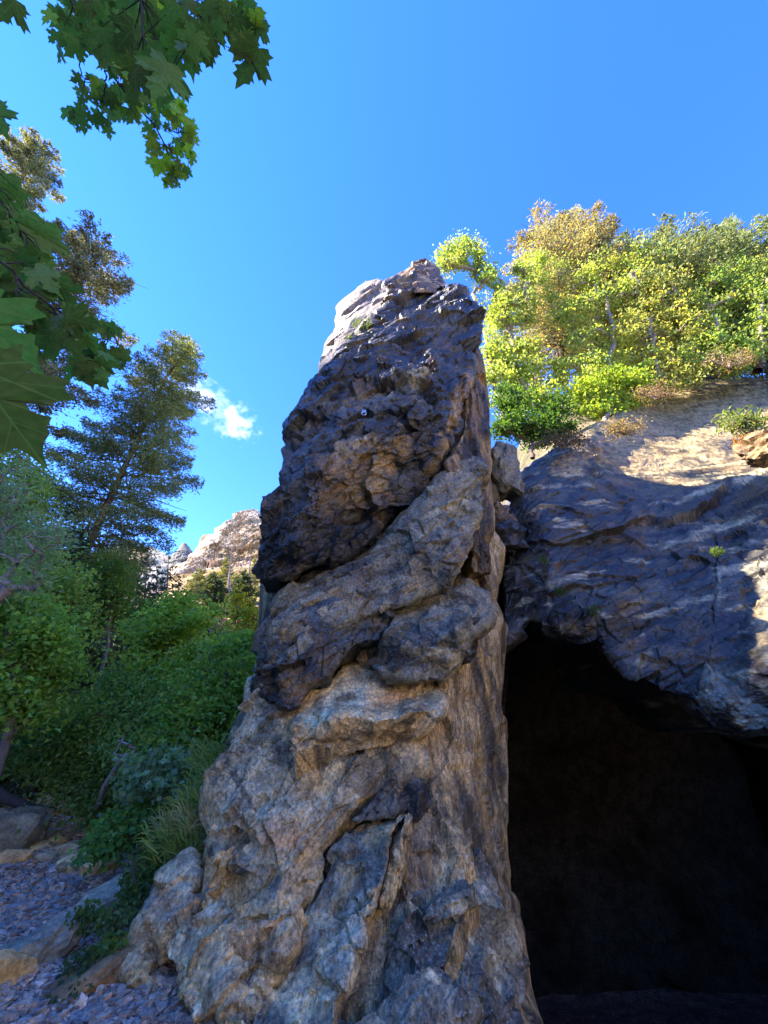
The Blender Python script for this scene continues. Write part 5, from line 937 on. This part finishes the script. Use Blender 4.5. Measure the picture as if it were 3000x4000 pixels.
for lab, u, v, y, r, n_, s, c_ in [('small green fern-like plant growing from the vertical crack in the cliff', 2800, 2155, 4.95, .10, 160, .035, (.13, .22, .05)), ('little plant clinging to the cliff above the overhanging block', 2120, 2190, 6.0, .11, 110, .035, (.11, .18, .05)),
                           ('plant rooted left of the overhanging block on the cliff', 2190, 2310, 5.75, .10, 110, .035, (.09, .16, .05)), ('plant rooted right of the overhanging block on the cliff', 2320, 2385, 5.55, .12, 120, .035, (.12, .20, .05)), ('tiny plant tuft high in the middle of the dark cliff', 2340, 2095, 5.75, .06, 50, .025, (.09, .15, .05))]:
    herb('cliff_plant', lab, PX(u, v, y), r, n_, s, c_, 'plants growing in the cliff')
herb('leafy_plant', 'tall leafy green plant with reddish base at the right rim of the cliff', PX(2900, 1650, 6.4), .62, 520, .13, (.22, .30, .09), squash=(1, .5, .6), stems=34, asp=.25)
herb('leafy_plant', 'reddish brown dry leafy clump beneath the green plant at the right rim', PX(2930, 1735, 6.0), .36, 330, .09, (.36, .20, .10), squash=(1, .5, .6), stems=16, asp=.35)
sap = broad('maple_sapling', 'small blue green maple sapling with pale stems in front of the dark thicket', 'sapling', tuple(onground(600, 3300)), [(610, 3220, 6.6), (600, 3150, 6.6)],
      [(560, 3010, 60, 50, 6.5, .3), (660, 2990, 50, 60, 6.5, .3), (610, 3060, 80, 40, 6.4, .3), (520, 3080, 30, 40, 6.4, .2), (690, 3080, 30, 50, 6.6, .2)], 46, 1500, .085, (.22, .36, .2), clus=.11, bark=M_barkp, r0=.007, tr=.018, asp=.85, jit=.25)
broad('shrub', 'low green maple seedlings at the foot of the blue green sapling', 'seedlings', tuple(onground(520, 3330)), [(520, 3260, 6.2)], [(480, 3240, 110, 50, 6.3, .3), (400, 3300, 50, 40, 6.1, .3), (570, 3210, 80, 50, 6.5, .3), (620, 3170, 80, 50, 6.8, .3), (450, 3330, 50, 30, 5.8, .2)], 90, 3600, .075, (.14, .30, .07), clus=.10, r0=.004, tr=.01, asp=.8)
broad('dead_tree', 'bare grey leaning trunk with forked branches in the dark thicket', 'dead tree', tuple(onground(370, 3230)), [(400, 3120, 7.6), (440, 3020, 7.5), (480, 2960, 7.4)], [(470, 2920, 60, 60, 7.4, .2), (400, 3060, 20, 30, 7.5, .1), (540, 2960, 40, 30, 7.3, .2)], 12, 24, .05, (.05, .09, .03), clus=.1, bark=M_barkp, r0=.012, tr=.05)
for k, (u, v, y, r, n_, c_, lab) in enumerate([(560, 3410, 4.9, .22, 420, (.10, .19, .05), 'uppermost creeping plant on the slope beside the tower foot'), (520, 3500, 4.7, .16, 260, (.09, .17, .05), 'creeping plant next to the dark dry twig'), (340, 3590, 4.6, .17, 240, (.10, .18, .05), 'creeping plant over the blue gravel, leftmost of its kind'), (460, 3600, 4.5, .18, 260, (.12, .2, .06), 'leafy creeping plant under the pointed grey rock'),
                                     (430, 3720, 4.3, .17, 220, (.13, .22, .05), 'bright creeping plant hugging the edge of the tower foot'), (330, 3780, 4.2, .17, 170, (.07, .13, .05), 'sparse dark creeping plant on bare earth'), (270, 3900, 4.0, .15, 150, (.08, .14, .05), 'lowest creeping plant near the bottom left corner'), (600, 3330, 5.2, .2, 300, (.08, .16, .05), 'creeping plant below the straw-coloured grass')]):
    herb('creeping_plant', lab, PX(u, v, y), r, n_, .05, c_, 'creeping plants beside the tower foot', squash=(1, .7, .7), asp=.8)
# dry twig
b0 = PX(525, 3450, 4.6); T = [tube(np.array([b0, PX(520, 3410, 4.6), PX(515, 3385, 4.6)]), [.008, .006, .004], 5), tube(np.array([PX(522, 3425, 4.6), PX(530, 3380, 4.6), PX(515, 3340, 4.6), PX(525, 3310, 4.6)]), [.006, .005, .004, .002], 5), tube(np.array([PX(530, 3450, 4.6), PX(520, 3400, 4.6), PX(510, 3380, 4.6)]), [.006, .004, .002], 5)]
V, F = join(T); tw = new_mesh('dry_twig', V, F, M_twig, None, True); tag(tw, 'dark bare forked twig standing up beside the tower foot', 'twig')
# climbing bolt hangers
M_steel = bpy.data.materials.new('steel'); M_steel.use_nodes = True; pb = M_steel.node_tree.nodes['Principled BSDF']; pb.inputs['Base Color'].default_value = (.75, .75, .78, 1); pb.inputs['Metallic'].default_value = .8; pb.inputs['Roughness'].default_value = .35
def hanger(label, u, v, y, s=.05):
    root = empty('bolt_hanger', PX(u, v, y), label, 'bolt hanger', 'climbing bolts in the tower')
    pl = np.array([[-.5, 0, -.6], [.5, 0, -.6], [.6, 0, .3], [0, 0, .8], [-.6, 0, .3]])*s; pb_ = pl+[0, s*.14, 0]
    V = np.concatenate([pl, pb_]); F = [np.array([[0, 1, 2], [0, 2, 3], [0, 3, 4], [5, 7, 6], [5, 8, 7], [5, 9, 8]]), np.array([[i, (i+1) % 5+0, (i+1) % 5+5, i+5] for i in range(5)])]
    new_mesh('plate', V, F, M_steel, root)
    V, F = tube(np.array([[0, s*.5, .1*s], [0, -s*.5, .1*s]]), [s*.22, s*.22], 8); new_mesh('bolt', V, F, M_steel, root)
    a = np.linspace(0, 6.283, 13); V, F = tube(np.stack([np.cos(a)*s*.7, -s*.2+0*a, -s*1.1+np.sin(a)*s*.7], -1), np.full(13, s*.12), 6); new_mesh('ring', V, F, M_steel, root)
    return root
hanger('shiny steel bolt hanger in the middle of the dark upper slab', 1422, 1606, 4.58, .05)
hanger('small steel bolt hanger near the top right of the tower', 1745, 1118, 5.6, .05)
# clouds
def cloud(label, u, v, ru, rv, t, rot, seed):
    m, n, l = nodes('cloud_vapour'); tc = N(n, 'ShaderNodeTexCoord'); R = ru/FPX*t
    nz = N(n, 'ShaderNodeTexNoise', i_Scale=2.6, i_Detail=8.0, i_Roughness=0.62); mp = N(n, 'ShaderNodeMapping'); mp.inputs['Location'].default_value = (seed, 0, 0); l.new(tc.outputs['Object'], mp.inputs[0]); l.new(mp.outputs[0], nz.inputs['Vector'])
    ln = N(n, 'ShaderNodeVectorMath', operation='LENGTH'); l.new(tc.outputs['Object'], ln.inputs[0])
    a_ = N(n, 'ShaderNodeMath', operation='MULTIPLY_ADD'); l.new(nz.outputs['Fac'], a_.inputs[0]); a_.inputs[1].default_value = 3.4; a_.inputs[2].default_value = -1.22
    s_ = N(n, 'ShaderNodeMath', operation='SUBTRACT'); l.new(a_.outputs[0], s_.inputs[0]); l.new(ln.outputs['Value'], s_.inputs[1])
    mx = N(n, 'ShaderNodeMath', operation='MAXIMUM'); l.new(s_.outputs[0], mx.inputs[0]); mx.inputs[1].default_value = 0
    mm = N(n, 'ShaderNodeMath', operation='MULTIPLY'); l.new(mx.outputs[0], mm.inputs[0]); mm.inputs[1].default_value = 2.6/R
    pv = N(n, 'ShaderNodeVolumePrincipled'); pv.inputs['Color'].default_value = (1, 1, 1, 1); pv.inputs['Anisotropy'].default_value = .2; l.new(mm.outputs[0], pv.inputs['Density'])
    o = N(n, 'ShaderNodeOutputMaterial'); l.new(pv.outputs[0], o.inputs['Volume'])
    ob = new_mesh('cloud', I3, IF3, m, None, True); ob.location = tuple(float(q) for q in PT(u, v, t)); ob.rotation_euler = (0, rot, 0); ob.scale = (R, R, R*rv/ru)
    return tag(ob, label, 'cloud')
cloud('larger lower small white cloud in the blue gap left of the tower', 915, 1652, 125, 85, 1500, 0, 3.3)
cloud('smaller wispy white cloud beside the tip of the leaning conifer', 795, 1560, 150, 75, 1500, .2, 8.1)
# rubble on the cave floor
n = 2200; xx = rng.uniform(.9, 7, n); yy = rng.uniform(3, 11, n); zz = height(xx, yy); sz = .03+.07*rng.random(n)**3; S = rng.uniform(.5, 1.4, (n, 3))*sz[:, None]
D = I1[None]*(1+rng.normal(0, .16, (n, 12, 1)))*S[:, None]; V = (D+np.stack([xx, yy, zz], -1)[:, None]).reshape(-1, 3); F = (IF1[None]+(np.arange(n)*12)[:, None, None]).reshape(-1, 3)
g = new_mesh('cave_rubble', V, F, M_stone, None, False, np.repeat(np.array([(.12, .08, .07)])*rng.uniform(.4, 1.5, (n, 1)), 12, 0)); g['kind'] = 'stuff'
